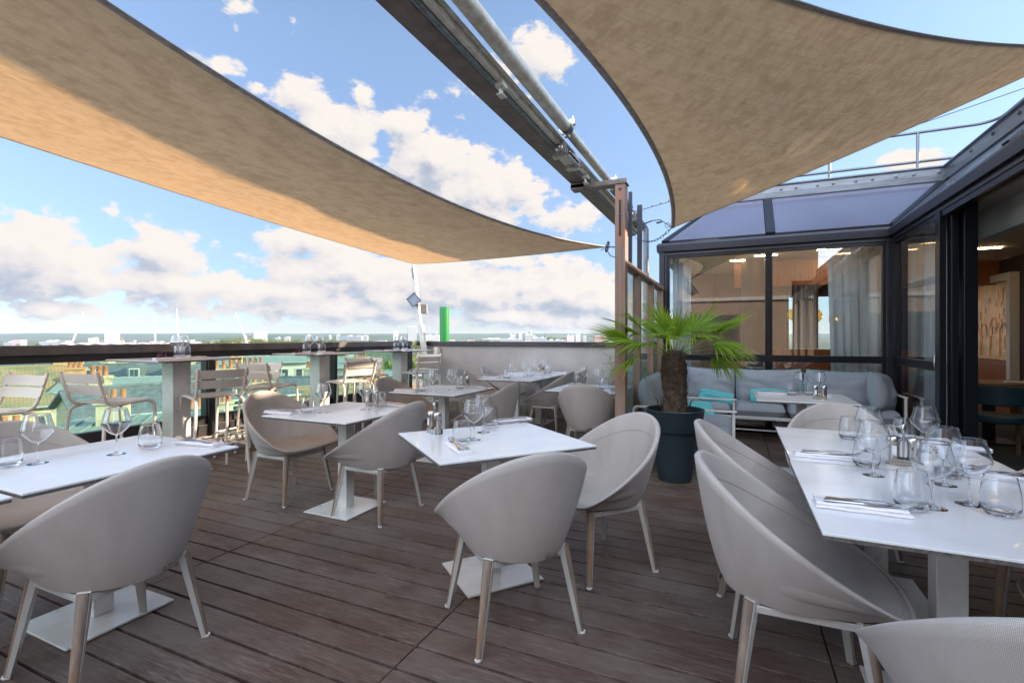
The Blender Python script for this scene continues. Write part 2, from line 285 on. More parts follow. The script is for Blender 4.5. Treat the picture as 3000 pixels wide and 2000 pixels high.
M = dict(
    deck=deck_material(),
    fab=weave('sling_fabric', (.22, .19, .175), (.74, .69, .65), 1150),
    fabdark=weave('sling_fabric_dark', (.26, .24, .23), (.44, .41, .39)),  # darker weave for the rim seam and the underside
    alu=mat('brushed_aluminium_paint', (.58, .57, .54), .38, .35, var=.06, vscale=20),
    legwood=wood('grey_teak', (.13, .098, .075), (.33, .26, .21), .6, 'z', dark=(.30, .15, .07)),
    tabletop=mat('white_laminate', (.79, .79, .80), .24, 0, .5, var=.05, vscale=5, coat=.3),
    tableedge=mat('compact_laminate_edge', (.12, .105, .10), .6, 0, .3, var=.5, vscale=90),
    base=mat('brushed_steel_paint', (.74, .73, .71), .30, .18, var=.10, vscale=7, bump=.05, bscale=150),
    stool=mat('clay_white_paint', (.78, .72, .66), .42, 0, .4, var=.04, vscale=9),
    rail=mat('anthracite_metal', (.050, .046, .050), .38, .3, .5, var=.3, vscale=3, stretch=(1, .3, 1)),
    railtop=mat('weathered_rail_metal', (.15, .14, .14), .33, .3, .5, var=.35, vscale=5),
    curb=mat('white_render_curb', (.50, .46, .42), .85, 0, .2, var=.25, vscale=6, bump=.5, bscale=30, bdist=.006),
    wall=mat('rough_cream_render', (.47, .44, .42), .9, 0, .15, var=.10, vscale=3, bump=1.0, bscale=55, bdist=.010),
    walldirt=mat('stone_footing', (.36, .33, .27), .9, 0, .15, var=.35, vscale=5, bump=.6, bscale=30, bdist=.006),
    galv=mat('galvanised_steel', (.90, .80, .66), .34, .10, .5, var=.30, vscale=14, bump=.1, bscale=90),
    rusty=mat('weathered_brown_steel', (.21, .175, .155), .5, .2, .5, var=.35, vscale=10, bump=.15, bscale=80),
    teal=mat('pale_blue_coating', (.32, .42, .43), .5, .3, .5, var=.4, vscale=25),
    post=wood('weathered_oak', (.20, .13, .10), (.42, .30, .24), .65, 'z', .7, dark=(.40, .17, .10)),
    facade=mat('blue_black_metal', (.045, .048, .062), .34, .35, .5, var=.35, vscale=6, stretch=(30, 30, .6)),
    frame=mat('black_window_frame', (.010, .013, .018), .3, .2, .5),
    roofglass=mat('tinted_opal_roof_panel', (.15, .155, .215), .16, 0, .7, var=.10, vscale=1.3, coat=.6),
    gutter=mat('zinc_gutter', (.20, .215, .24), .38, .6, .5, var=.25, vscale=4, stretch=(1, 1, 6)),
    glass=glassy('window_glass', (.92, .96, .96), .13, .75),
    railglass=glassy('green_tinted_glass', (.78, .925, .84), .05, .5, gcol=(.8, 1, .9)),
    screenglass=glassy('screen_glass', (.88, .95, .94), .06, .6),
    clear=glassbsdf('blown_glass', (.99, .995, 1.0), 1.46),
    clearbase=glassbsdf('thick_glass_base', (.98, .99, 1.0), 1.46),
    amber=glassy('amber_glass', (.95, .70, .35), .15, .7, gcol=(1, .8, .5)),
    votive=glassy('purple_glass', (.30, .07, .17), .10, .7, gcol=(.8, .5, .7)),
    linen=mat('white_linen', (.78, .76, .80), .85, 0, .2, var=.03, vscale=30, bump=.25, bscale=350, bdist=.0006),
    cutlery=mat('polished_steel', (.72, .70, .68), .12, 1.0),
    steel=mat('satin_steel', (.55, .53, .50), .26, 1.0, var=.1, vscale=40, stretch=(1, 1, .1)),
    pepper=mat('peppercorns', (.10, .045, .02), .6, var=.5, vscale=300),
    salt=mat('salt_grains', (.78, .78, .78), .6),
    pot=mat('anthracite_planter', (.022, .036, .045), .42, 0, .4, var=.15, vscale=4),
    soil=mat('dark_soil', (.02, .015, .01), .95, var=.4, vscale=30, bump=.8, bscale=40, bdist=.02),
    trunk=mat('palm_fibre', (.075, .052, .036), .85, 0, .2, var=.6, vscale=30, stretch=(1, 1, .25), bump=1.0, bscale=70, bdist=.01),
    fibre=mat('palm_fibre_strands', (.13, .088, .06), .8, var=.5, vscale=20),
    frond=leafmat('palm_leaf', (.07, .20, .02), (.30, .45, .045), (.52, .74, .07), .44, tip=(.36, .25, .07)),
    petiole=mat('palm_stalk', (.17, .26, .05), .5, var=.2),
    bamboo=leafmat('bamboo_leaf', (.07, .14, .02), (.25, .33, .05)),
    cushion=mat('grey_cushion_fabric', (.36, .38, .42), .85, 0, .25, var=.06, vscale=60, stretch=(1, 1, 1), bump=.3, bscale=260, bdist=.001),
    piping=mat('turquoise_piping', (.20, .55, .55), .7),
    teal_c=mat('turquoise_cushion_fabric', (.16, .60, .62), .85, 0, .2, var=.08, vscale=20, bump=.2, bscale=200, bdist=.001),
    white=mat('white_powder_coat', (.72, .71, .70), .4, 0, .45),
    sail=sail_cloth('knitted_shade_cloth'),
    sailedge=mat('sail_webbing', (.50, .46, .42), .85, 0, .2, var=.25, vscale=30),
    wire=mat('steel_wire', (.10, .11, .12), .35, .8),
    green=mat('glossy_green_paint', (.018, .20, .04), .38, 0, .5, var=.12, vscale=2),
    lampglass=mat('floodlight_glass', (.35, .5, .7), .08, .3, .7),
    ibox=mat('junction_box_grey', (.33, .30, .27), .6),
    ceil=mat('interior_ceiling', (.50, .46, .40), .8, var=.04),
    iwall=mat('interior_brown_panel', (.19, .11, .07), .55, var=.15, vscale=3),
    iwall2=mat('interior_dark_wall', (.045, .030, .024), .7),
    mahog=wood('striped_rosewood', (.14, .04, .014), (.46, .17, .06), .35, 'z', 2.2),
    bulk=mat('white_plaster_bulkhead', (.62, .61, .60), .7),
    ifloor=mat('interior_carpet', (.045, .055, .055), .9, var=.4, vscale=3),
    sheer=None,
    lamp=mat('warm_strip_light', (.9, .7, .4), .5, emit=(1.0, .66, .32), estr=22.0),
    gold=mat('gold_relief', (.78, .48, .24), .35, .35, var=.25, vscale=5, bump=.4, bscale=9, bdist=.02),
    ichair=mat('petrol_blue_leather', (.018, .060, .085), .45, var=.15),
    iwood=wood('walnut', (.11, .065, .04), (.28, .17, .10), .4, 'x'),
    peach=mat('peach_stucco', (.36, .285, .23), .9, 0, .2, var=.05, vscale=2),
)
def sheer():
    m = bpy.data.materials.new('sheer_curtain'); m.use_nodes = True; t = NT(m.node_tree); t.n.clear()
    df = t.new('ShaderNodeBsdfDiffuse'); df.inputs[0].default_value = (.84, .85, .88, 1); ts = t.new('ShaderNodeBsdfTranslucent'); ts.inputs[0].default_value = (.7, .72, .8, 1)
    tp = t.new('ShaderNodeBsdfTransparent'); a = t.new('ShaderNodeMixShader', i_Fac=.15); b = t.new('ShaderNodeMixShader', i_Fac=.06)
    t.link(df.outputs[0], a.inputs[1]); t.link(ts.outputs[0], a.inputs[2]); t.link(a.outputs[0], b.inputs[1]); t.link(tp.outputs[0], b.inputs[2])
    o = t.new('ShaderNodeOutputMaterial'); t.link(b.outputs[0], o.inputs[0]); return m
M['sheer'] = sheer()

# ================================================================ geometry helpers
class MB:
    def __init__(s): s.v = []; s.f = []; s.uv = {}
    def add(s, vs, fs, mtx=None, uvs=None):
        b = len(s.v)
        for i, p in enumerate(vs):
            p = Vector(p)
            if mtx is not None: p = mtx @ p
            s.v.append(tuple(p))
            if uvs: s.uv[b+i] = uvs[i]
        s.f += [tuple(b+i for i in f) for f in fs]; return s
    def box(s, x0, x1, y0, y1, z0, z1, mtx=None):
        return s.add([(x, y, z) for z in (z0, z1) for x, y in ((x0, y0), (x1, y0), (x1, y1), (x0, y1))],
                     [(3, 2, 1, 0), (4, 5, 6, 7), (0, 1, 5, 4), (1, 2, 6, 5), (2, 3, 7, 6), (3, 0, 4, 7)], mtx)
    def prism(s, poly, z0, z1, mtx=None):
        n = len(poly); return s.add([(x, y, z0) for x, y in poly]+[(x, y, z1) for x, y in poly],
            [tuple(range(n-1, -1, -1)), tuple(range(n, 2*n))]+[(i, (i+1) % n, n+(i+1) % n, n+i) for i in range(n)], mtx)
    def lathe(s, prof, n=16, mtx=None, c=(0, 0, 0), cap0=True, cap1=True):
        vs = []; fs = []; k = len(prof)
        for r, z in prof:
            for j in range(n): a = 2*math.pi*j/n; vs.append((c[0]+r*math.cos(a), c[1]+r*math.sin(a), c[2]+z))
        for i in range(k-1):
            for j in range(n): fs.append((i*n+j, i*n+(j+1) % n, (i+1)*n+(j+1) % n, (i+1)*n+j))
        if cap0: fs.append(tuple(range(n-1, -1, -1)))
        if cap1: fs.append(tuple((k-1)*n+j for j in range(n)))
        return s.add(vs, fs, mtx)
    def tube(s, pts, r, n=8, mtx=None, caps=True, flat=1.0):
        pts = [Vector(p) for p in pts]; vs = []; fs = []; k = len(pts); up = None
        for i, p in enumerate(pts):
            t = (pts[min(i+1, k-1)]-pts[max(i-1, 0)]).normalized()
            if up is None: up = Vector((0, 0, 1)) if abs(t.z) < .9 else Vector((1, 0, 0))
            a = t.cross(up).normalized(); b = a.cross(t).normalized(); up = b
            rr = r[i] if isinstance(r, (list, tuple)) else r
            for j in range(n):
                q = 2*math.pi*j/n; vs.append(p+a*rr*math.cos(q)+b*rr*flat*math.sin(q))
        for i in range(k-1):
            for j in range(n): fs.append((i*n+j, i*n+(j+1) % n, (i+1)*n+(j+1) % n, (i+1)*n+j))
        if caps: fs += [tuple(range(n-1, -1, -1)), tuple((k-1)*n+j for j in range(n))]
        return s.add(vs, fs, mtx)
    def grid(s, fn, nu, nv, cu=False, cv=False, mtx=None, uvf=None):
        vs = []; uvs = [] if uvf else None
        for i in range(nu):
            for j in range(nv):
                vs.append(fn(i, j))
                if uvf: uvs.append(uvf(i, j))
        fs = [((i % nu)*nv+j, ((i+1) % nu)*nv+j, ((i+1) % nu)*nv+(j+1) % nv, (i % nu)*nv+(j+1) % nv)
              for i in range(nu if cu else nu-1) for j in range(nv if cv else nv-1)]
        return s.add(vs, fs, mtx, uvs)
    def build(s, name, m, parent=None, smooth=0, bevel=0, solid=0, fix=True):
        me = bpy.data.meshes.new(name); me.from_pydata(s.v, [], s.f)
        if s.uv:
            ul = me.uv_layers.new(name='UV')
            for l in me.loops: ul.data[l.index].uv = s.uv.get(l.vertex_index, (0, 0))
        if fix:
            bm = bmesh.new(); bm.from_mesh(me); bmesh.ops.recalc_face_normals(bm, faces=bm.faces); bm.to_mesh(me); bm.free()
        me.materials.append(m if not isinstance(m, str) else M[m])
        if smooth:
            me.shade_smooth()
            if smooth < 180: me.set_sharp_from_angle(angle=R(smooth))
        o = bpy.data.objects.new(name, me); COL.objects.link(o)
        if parent is not None: o.parent = parent
        if solid: md = o.modifiers.new('s', 'SOLIDIFY'); md.thickness = solid
        if bevel: md = o.modifiers.new('b', 'BEVEL'); md.width = bevel; md.segments = 2; md.limit_method = 'ANGLE'; md.angle_limit = R(50)
        return o

def tag(o, label=None, cat=None, group=None, kind=None):
    if label: o['label'] = label
    if cat: o['category'] = cat
    if group: o['group'] = group
    if kind: o['kind'] = kind
    return o
def thing(name, label=None, cat=None, loc=(0, 0, 0), rz=0, group=None):
    o = bpy.data.objects.new(name, None); o.empty_display_size = .1; COL.objects.link(o)
    o.location = loc; o.rotation_euler = (0, 0, rz); return tag(o, label, cat, group)
KIDS = {}
def kids(o):
    if not KIDS.get('_n') == len(COL.objects):
        KIDS.clear()
        for c in COL.objects:
            if c.parent: KIDS.setdefault(c.parent.name, []).append(c)
        KIDS['_n'] = len(COL.objects)
    return KIDS.get(o.name, [])
class Proto:
    """remember a thing's tree once, then copy it"""
    def __init__(s, root): s.root = root; s.used = False; s.tree = s.collect(root)
    def collect(s, o): return [(c, s.collect(c)) for c in COL.objects if c.parent == o]
    def place(s, loc, rz=0, label=None, group=None, rot=None):
        if not s.used: r = s.root; s.used = True
        else:
            r = s.root.copy(); COL.objects.link(r); s._c(s.tree, r)
        r.location = loc; r.rotation_euler = rot or (0, 0, rz)
        if label: r['label'] = label
        if group: r['group'] = group
        return r
    def _c(s, tree, par):
        for c, sub in tree:
            d = c.copy(); COL.objects.link(d); d.parent = par; s._c(sub, d)
def rotm(a, axis='Z', loc=(0, 0, 0)): return Matrix.Translation(loc) @ Matrix.Rotation(a, 4, axis)
def catmull(pts, n, closed=False):
    pts = [Vector(p) for p in pts]; k = len(pts); out = []
    segs = k if closed else k-1
    for i in range(segs):
        g = lambda q: pts[q % k] if closed else pts[max(0, min(k-1, q))]
        a, b, c, d = g(i-1), g(i), g(i+1), g(i+2)
        for j in range(n):
            t = j/n; out.append(.5*((2*b)+(-a+c)*t+(2*a-5*b+4*c-d)*t*t+(-a+3*b-3*c+d)*t**3))
    if not closed: out.append(pts[-1])
    return out
# ================================================================ terrace floor
b = MB()
y0k = -71
for iy in range(y0k, 46):
    ya = 2.2+iy*.15
    for ix in range(-2, 4):
        xa = -2.84+ix*1.6
        x0, x1 = max(xa, -5.42), min(xa+1.6, 6.0)
        if ya > 7.66-.1 or x1 <= x0: continue
        x1m = x1 if ya < 2.2+36*.15 else x1
        if x0 >= 1.83: continue
        j = rnd.uniform(-.0008, .0008)
        b.box(x0+.0035, min(x1, 1.83)-.0035, ya+.0075, ya+.1425, -.05, j)
o = b.build('terrace_deck', 'deck', bevel=.0018); tag(o, kind='structure')
o = MB().box(-5.42, 1.84, -8.58, 7.68, -.32, -.056).build('roof_slab', mat('dark_underlay', (.003, .003, .003), .95, spec=.1)); tag(o, kind='structure')

# ---------------------------------------------------------------- parapet wall at the back
XR = -5.54; YW = 7.72
t = thing('parapet_wall', 'low cream render wall with a dark metal coping behind the far tables', 'wall', (-3.2, YW, 0))
def rel(o, root): o.parent = root; o.matrix_parent_inverse = Matrix.Translation(root.location).inverted(); return o
def W(mb, name, m, root, **k): return rel(mb.build(name, m, **k), root)
W(MB().box(-5.30, -1.0, YW, YW+.22, .17, 1.20), 'wall_body', 'wall', t)
b = MB()
x = -5.30
while x < -1.02:
    l = rnd.uniform(.28, .46); b.box(x+.004, min(x+l, -1.0)-.004, YW-.028, YW+.2, -.02, .168); x += l
W(b, 'stone_footing', 'walldirt', t, bevel=.006)
b = MB(); 
for xa, xb in ((-5.44, -3.62), (-3.615, -2.2), (-2.195, -1.0)): b.box(xa, xb-.003, YW-.035, YW+.26, 1.202, 1.245).box(xa, xb-.003, YW-.038, YW-.030, 1.17, 1.24)
W(b, 'metal_coping', 'rail', t, bevel=.003)

# ---------------------------------------------------------------- glass railing with curb
t = thing('kerb_wall', 'low white kerb under the glass railing', 'kerb', (XR, 2, 0))
W(MB().box(-5.62, -5.40, -8.5, YW+.2, -.3, .20), 'kerb_body', 'curb', t, bevel=.01)
t = thing('glass_railing', 'glass railing with green tinted panes and a broad dark handrail', 'railing', (XR, 2, 0))
ys = [-4.0, -2.02, -.10, 1.82, 3.74, 5.66, 7.56]
b = MB()
for ya, yb in zip(ys, ys[1:]): b.box(-5.66, -5.44, ya, yb-.004, 1.165, 1.250)
W(b, 'handrail', 'railtop', t, bevel=.006)
W(MB().box(-5.60, -5.475, -4, 7.56, 1.095, 1.164), 'rail_channel', 'rail', t, bevel=.003)
W(MB().box(-5.60, -5.47, -4, 7.56, .205, .33).box(-5.575, -5.495, -4, 7.56, .331, .43), 'bottom_frame', 'rail', t, bevel=.004)
for y in ys:
    b = MB(); b.box(-5.60, -5.50, y-.05, y-.012, .20, 1.095).box(-5.60, -5.50, y+.012, y+.05, .20, 1.095).box(-5.585, -5.52, y-.012, y+.012, .20, 1.095).box(-5.499, -5.47, y-.04, y+.04, .3305, 1.0945)
    W(b, 'post', 'rail', t, bevel=.002)
for ya, yb in zip(ys, ys[1:]): W(MB().box(-5.545, -5.533, ya+.052, yb-.052, .43, 1.093), 'glass_panel', 'railglass', t)

# ---------------------------------------------------------------- restaurant: glazed front (y=7.7) and wing (x=1.85)
FY, WX = 7.70, 1.85
bt = thing('restaurant_building', 'restaurant pavilion with black framed glazing, tinted sloping roof panels and a zinc gutter', 'building', (1.85, 7.7, 0))
def B_(mb, name, m, **k): return W(mb, name, m, bt, **k)
Z0, Z1 = 2.60, 2.715
# fascia beam with a small lip and rounded outer edge
def fascia_prof(o):   # offsets outwards from wall plane, z
    return [(0, 2.545), (-.03, 2.545), (-.03, 2.575), (-.008, 2.58), (-.012, 2.60), (-.06, 2.60), (-.066, 2.69), (-.05, 2.722), (-.015, 2.735), (.10, 2.735), (.10, 2.545)]
b = MB(); pr = fascia_prof(0); n = len(pr)
# path around: left return, left corner, inner corner, wing end
vs = []
for (cx, cy, nx, ny) in ((-1.0, 13.5, 1, 0), (-1.0, FY, 1, 1), (WX, FY, 1, 1), (WX, -4.4, 1, 0)):
    for (of, z) in pr: vs.append((cx+(of*nx if nx else 0), cy+of*ny, z))
fs = []
for k in range(3):
    for j in range(n): fs.append((k*n+j, k*n+(j+1) % n, (k+1)*n+(j+1) % n, (k+1)*n+j))
b.add(vs, fs)
B_(b, 'fascia_beam', 'facade', smooth=25)
RS, ZT = .77, 3.43
def slope_pt(side, s, t):
    """front slope: s along x, wing slope: s along y; t up the slope"""
    z = 2.735+(ZT-2.735)*t
    return (s, FY+.02+RS*t, z) if side == 'f' else (WX+.02+RS*t, s, z)
def panel(side, a0, a1, b0, b1, t0=.02, t1=.98, th=.03, lift=.0, name='roof_panel', m='roofglass'):
    q = [slope_pt(side, a0, t0), slope_pt(side, a1, t0), slope_pt(side, b1, t1), slope_pt(side, b0, t1)]
    nrm = Vector((0, -(ZT-2.735), RS)).normalized() if side == 'f' else Vector((-(ZT-2.735), 0, RS)).normalized()
    up = [tuple(Vector(p)+nrm*(lift+th)) for p in q]; dn = [tuple(Vector(p)+nrm*lift) for p in q]
    B_(MB().add(dn+up, [(3, 2, 1, 0), (4, 5, 6, 7), (0, 1, 5, 4), (1, 2, 6, 5), (2, 3, 7, 6), (3, 0, 4, 7)]), name, m, bevel=.003)
panel('f', -.90, .40, -.20, .40); panel('f', .52, 1.80, .52, 2.53)
panel('f', .405, .515, .405, .515, th=.05, name='roof_rib', m='facade')
panel('f', -1.0, -.91, -.23, -.21, .0, 1.0, th=.05, name='roof_rib', m='facade')
panel('f', 1.81, 1.87, 2.54, 2.62, .0, 1.0, th=.045, name='roof_rib', m='facade'); panel('w', FY-.0, FY-.06, 8.46, 8.38, .0, 1.0, th=.045, name='roof_rib', m='facade')
ya = 7.6
for yb in (4.9, 2.2, -.5, -3.2):
    panel('w', ya, yb+.06, ya+(.73 if ya > 7 else 0), yb+.06); panel('w', yb+.055, yb-.055, yb+.055, yb-.055, th=.05, name='roof_rib', m='facade'); ya = yb-.06
# left hip of the front slope
q = [(-1.0, FY, 2.735), (-.23, FY+RS, ZT), (-.23, 13.5, ZT), (-1.0, 13.5, 2.735)]
B_(MB().add(q+[(x+.03, y, z-.03) for x, y, z in q], [(0, 1, 2, 3), (7, 6, 5, 4), (0, 4, 5, 1), (1, 5, 6, 2), (2, 6, 7, 3), (3, 7, 4, 0)]), 'roof_panel', 'roofglass')
# zinc gutter round the top
pr = [(-.02, 3.42), (-.05, 3.43), (-.055, 3.50), (-.03, 3.515), (-.03, 3.60), (-.06, 3.62), (-.05, 3.64), (.06, 3.64), (.06, 3.42)]
n = len(pr); vs = []
for (cx, cy, nx, ny) in ((-.23, 13.5, 1, 0), (-.23, FY+RS, 1, 1), (WX+RS, FY+RS, 1, 1), (WX+RS, -4.4, 1, 0)):
    for (of, z) in pr: vs.append((cx+of*nx, cy+of*ny, z))
b = MB().add(vs, [(k*n+j, k*n+(j+1) % n, (k+1)*n+(j+1) % n, (k+1)*n+j) for k in range(3) for j in range(n)])
B_(b, 'gutter', 'gutter', smooth=25)
for k in range(12):
    b = MB(); xx = -.1+k*.235+(.04 if k % 2 else 0)
    if xx < 2.55: B_(b.lathe([(.022, 0), (.022, .006), (.012, .010), (.010, .018)], 10, rotm(R(90), 'X', (xx, FY+RS-.032, 3.555))), 'gutter_bolt', 'gutter')
for k in range(14): B_(MB().lathe([(.022, 0), (.022, .006), (.012, .010), (.010, .018)], 10, rotm(R(-90), 'Y', (WX+RS-.032, 8.2-k*.55, 3.555))), 'gutter_bolt', 'gutter')
# flat roof and an unseen block, added to cast shade on the sails
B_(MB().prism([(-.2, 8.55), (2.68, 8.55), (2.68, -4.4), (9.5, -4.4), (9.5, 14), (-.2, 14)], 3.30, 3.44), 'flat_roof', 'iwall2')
B_(MB().box(5, 9, -4.4, 7.1, 3.45, 6.25).box(5, 5.3, 7.101, 10.5, 5.25, 6.25), 'added_sun_blocker', 'peach')
# roof railing
rt = thing('roof_railing', 'thin grey tubular railing standing on the pavilion roof', 'railing', (3.4, 9.27, 3.44))
RX, RY = 3.42, 9.27
for zz in (4.40, 3.96):
    W(MB().tube([(-1.0, RY, zz), (RX-.25, RY, zz)]+[(RX-.25+.25*math.sin(a*R(15)), RY-.25+.25*math.cos(a*R(15)), zz) for a in range(1, 6)]+[(RX, RY-.3, zz), (RX, -4.4, zz)], .021, 8), 'rail_tube', 'gutter', rt, smooth=60)
for k in range(4): W(MB().tube([(.26+k*1.13-.75*(k == 3)*0, RY, 3.40), (.26+k*1.13, RY, 4.40)], .021, 8), 'rail_post', 'gutter', rt, smooth=60) if .26+k*1.13 < 3.2 else None
for k in range(7): W(MB().tube([(RX, 8.2-k*1.9, 3.40), (RX, 8.2-k*1.9, 4.40)], .021, 8), 'rail_post', 'gutter', rt, smooth=60)

# corner posts and front window frames
B_(MB().box(-1.03, -.955, FY-.04, FY+.06, 0, 2.60).box(-.953, -.92, FY-.025, FY+.05, 0, 2.54), 'corner_post', 'facade', bevel=.004)
b = MB(); b.box(1.765, 1.80, FY-.03, FY+.05, 0, 2.54).box(1.802, 1.90, FY-.012, FY+.09, 0, 2.60).box(WX-.02, WX+.05, FY-.075, FY-.013, 0, 2.60)
B_(b, 'corner_post', 'facade', bevel=.004)

def window(x0, x1, z0, z1, y=FY):
    fr = MB(); w_ = .038
    fr.box(x0, x1, y-.02, y+.045, z1-w_, z1).box(x0, x1, y-.02, y+.045, z0, z0+w_).box(x0, x0+w_, y-.02, y+.045, z0+w_, z1-w_).box(x1-w_, x1, y-.02, y+.045, z0+w_, z1-w_)
    f = B_(fr, 'window_frame', 'frame', bevel=.003)
    p = MB().box(x0+w_, x1-w_, y+.008, y+.016, z0+w_, z1-w_).build('pane', 'glass', f); 
for xa, xb in ((-.92, .43), (.445, 1.765)):
    window(xa, xb, 1.035, 2.54); window(xa, xb, .04, 1.030)
B_(MB().box(.43, .445, FY-.035, FY+.05, .0, 2.54).box(-.92, 1.765, FY-.04, FY-.021, .985, 1.075).box(-.92, 1.765, FY-.03, FY+.05, 0, .04), 'mullions', 'frame', bevel=.003)
# wing: fixed pane, sliding door stack, open bay, then more panes beyond the camera
def wwin(y0, y1, z0, z1, x=WX):
    fr = MB(); w_ = .04
    fr.box(x-.02, x+.045, y0, y1, z1-w_, z1).box(x-.02, x+.045, y0, y1, z0, z0+w_).box(x-.02, x+.045, y0, y0+w_, z0+w_, z1-w_).box(x-.02, x+.045, y1-w_, y1, z0+w_, z1-w_)
    f = B_(fr, 'window_frame', 'frame', bevel=.003)
    MB().box(x+.008, x+.016, y0+w_, y1-w_, z0+w_, z1-w_).build('pane', 'glass', f)
wwin(6.18, FY-.08, 1.035, 2.54); wwin(6.18, FY-.08, .04, 1.030)
B_(MB().box(WX-.035, WX-.021, 6.18, FY-.08, .985, 1.075), 'mullions', 'frame', bevel=.002)
for (xa, ya) in ((WX-.035, 6.06), (WX+.03, 5.97)):
    d = B_(MB().box(xa, xa+.055, ya, ya+.115, .02, 2.54), 'sliding_door', 'frame', bevel=.004)
    if xa < WX: MB().tube([(xa-.006, ya+.03, 1.0), (xa-.03, ya+.03, 1.0), (xa-.03, ya+.03, 1.14), (xa-.006, ya+.03, 1.14)], .006, 8).build('handle', 'steel', d, smooth=60)
B_(MB().box(WX+.10, WX+.20, 5.9, 6.15, 0, 2.59), 'sliding_door', 'frame', bevel=.004)
B_(MB().box(WX-.02, WX+.02, -4.4, 6.05, 2.49, 2.545).box(WX+.035, WX+.075, -4.4, 6.05, 2.49, 2.545), 'door_track', 'frame')
for k in range(3): wwin(-4.2+k*1.75, -2.5+k*1.75, .04, 2.48)
B_(MB().box(WX-.02, WX+.10, -4.4, 7.6, -.02, .028), 'threshold', 'steel')
# interior shell
B_(MB().prism([(-.93, FY+.06), (WX+.1, FY+.06), (WX+.1, -4.4), (9.4, -4.4), (9.4, 13.9), (-.93, 13.9)], -.1, -.005), 'interior_floor', 'ifloor')
B_(MB().prism([(-.93, FY+.12), (WX+.12, FY+.12), (WX+.12, -4.4), (9.4, -4.4), (9.4, 13.9), (-.93, 13.9)], 2.60, 2.66), 'ceiling', 'ceil')
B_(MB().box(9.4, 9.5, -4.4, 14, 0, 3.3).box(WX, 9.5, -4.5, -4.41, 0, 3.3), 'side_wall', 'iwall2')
B_(MB().box(-1.0, -.94, FY+.1, 10.2, 0, 1.0).box(-1.0, -.94, 12.6, 13.9, 0, 2.6).box(-1, -.94, 10.1, 10.25, 1, 2.6), 'side_wall', 'iwall')
B_(MB().box(-.93, -.40, 10.6, 10.7, 0, 2.6).box(-.40, .9, 10.72, 10.8, 0, 2.6), 'inner_wall', 'iwall')
B_(MB().box(2.3, 2.42, -4.3, 7.14, 2.32, 2.598), 'bulkhead', 'bulk', bevel=.003)
B_(MB().box(.0, 2.3, 9.3, 9.42, 2.18, 2.598).box(2.3, 5.6, 10.8, 10.9, 2.2, 2.598), 'wood_band', 'mahog')
B_(MB().box(-.1, 2.6, 9.6, 9.8, .0, 1.12), 'planter_counter', 'mahog')
B_(MB().lathe([(.17, 0), (.17, 2.598)], 20, c=(.28, 9.1, 0)), 'round_column', 'iwall2', smooth=40)
B_(MB().lathe([(.12, 0), (.12, 2.598)], 20, c=(2.15, 11.2, 0)), 'round_column', 'bulk', smooth=40)
# back wall with glazing that shows the sky beyond
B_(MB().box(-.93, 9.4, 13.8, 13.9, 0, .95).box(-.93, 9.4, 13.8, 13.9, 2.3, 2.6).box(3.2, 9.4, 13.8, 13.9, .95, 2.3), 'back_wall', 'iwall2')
for k in range(4):
    B_(MB().box(-.9+k*1.03, -.84+k*1.03, 13.78, 13.92, .95, 2.3), 'back_mullion', 'frame')
# ceiling strip lights and a dark ceiling speaker
b = 0
for i, (x, y) in enumerate([(.45, 8.6), (1.45, 8.9), (.1, 9.0), (1.25, 8.35), (3.3, 9.2), (4.2, 10.6), (3.2, 7.4), (2.75, 11.2), (3.6, 5.6), (.9, 11.8), (1.6, 12.2)]):
    o = MB().box(x-.15, x+.15, y-.02, y+.02, 2.585, 2.598).build('ceiling_light', 'lamp')
    places = ['near the round dark column', 'left of the sheer curtain', 'at the left end of the front window', 'closest to the front window', 'above the gold relief', 'deepest behind the open door', 'above the petrol blue armchairs', 'behind the rosewood band', 'over the open door bay', 'above the planter counter', 'farthest back behind the planter counter']
    tag(o, 'glowing warm strip light in the restaurant ceiling '+places[i], 'ceiling light', 'strip lights in the restaurant ceiling')
o = MB().box(2.9, 3.3, 6.0, 6.5, 2.52, 2.598).build('ceiling_vent', 'iwall2', bevel=.01); tag(o, 'black square ceiling vent inside the open door bay', 'vent')

# curtains
def curtain(x0, x1, y, z0, z1, lab, cat='curtain', amp=.035, per=.11, lean=0.0, m='sheer', axis='x'):
    nu = int((x1-x0)/.012); ph = rnd.uniform(0, 6)
    def fn(i, j):
        u = x0+(x1-x0)*i/(nu-1); tz = j/7; z = z0+(z1-z0)*tz
        gath = 1-lean*(1-tz)*0
        uu = u + lean*(tz**2)*(x1-u)*.0 - lean*(1-(1-tz)**.5)*(0) 
        if lean: uu = x1-(x1-u)*(1-lean*(1-tz)**.8)
        d = amp*math.sin(u*2*math.pi/per+ph+1.3*math.sin(u*9))*(1-.3*tz)+.01*math.sin(u*37)
        return (uu, y+d, z) if axis == 'x' else (y+d, uu, z)
    o = MB().grid(fn, nu, 8).build('curtain', m, smooth=180, fix=False); tag(o, lab, cat, 'sheer curtains inside the glazing')
curtain(1.16, 1.80, 7.98, .03, 2.585, 'tall white sheer curtain gathered at the right end of the front window', lean=.12)
curtain(-.86, -.60, 7.95, .03, 2.585, 'narrow white sheer curtain at the left end of the front window')
curtain(6.45, 7.55, 2.12, .03, 2.585, 'sheer curtain behind the fixed pane beside the sliding door', axis='y')
curtain(.95, 1.35, 10.1, 1.12, 2.59, 'sheer curtain standing deep inside behind the planter counter', m='bulk', amp=.02, per=.07)
curtain(.15, .55, 13.5, .95, 2.3, 'pale sheer curtain against the far back windows', amp=.02)

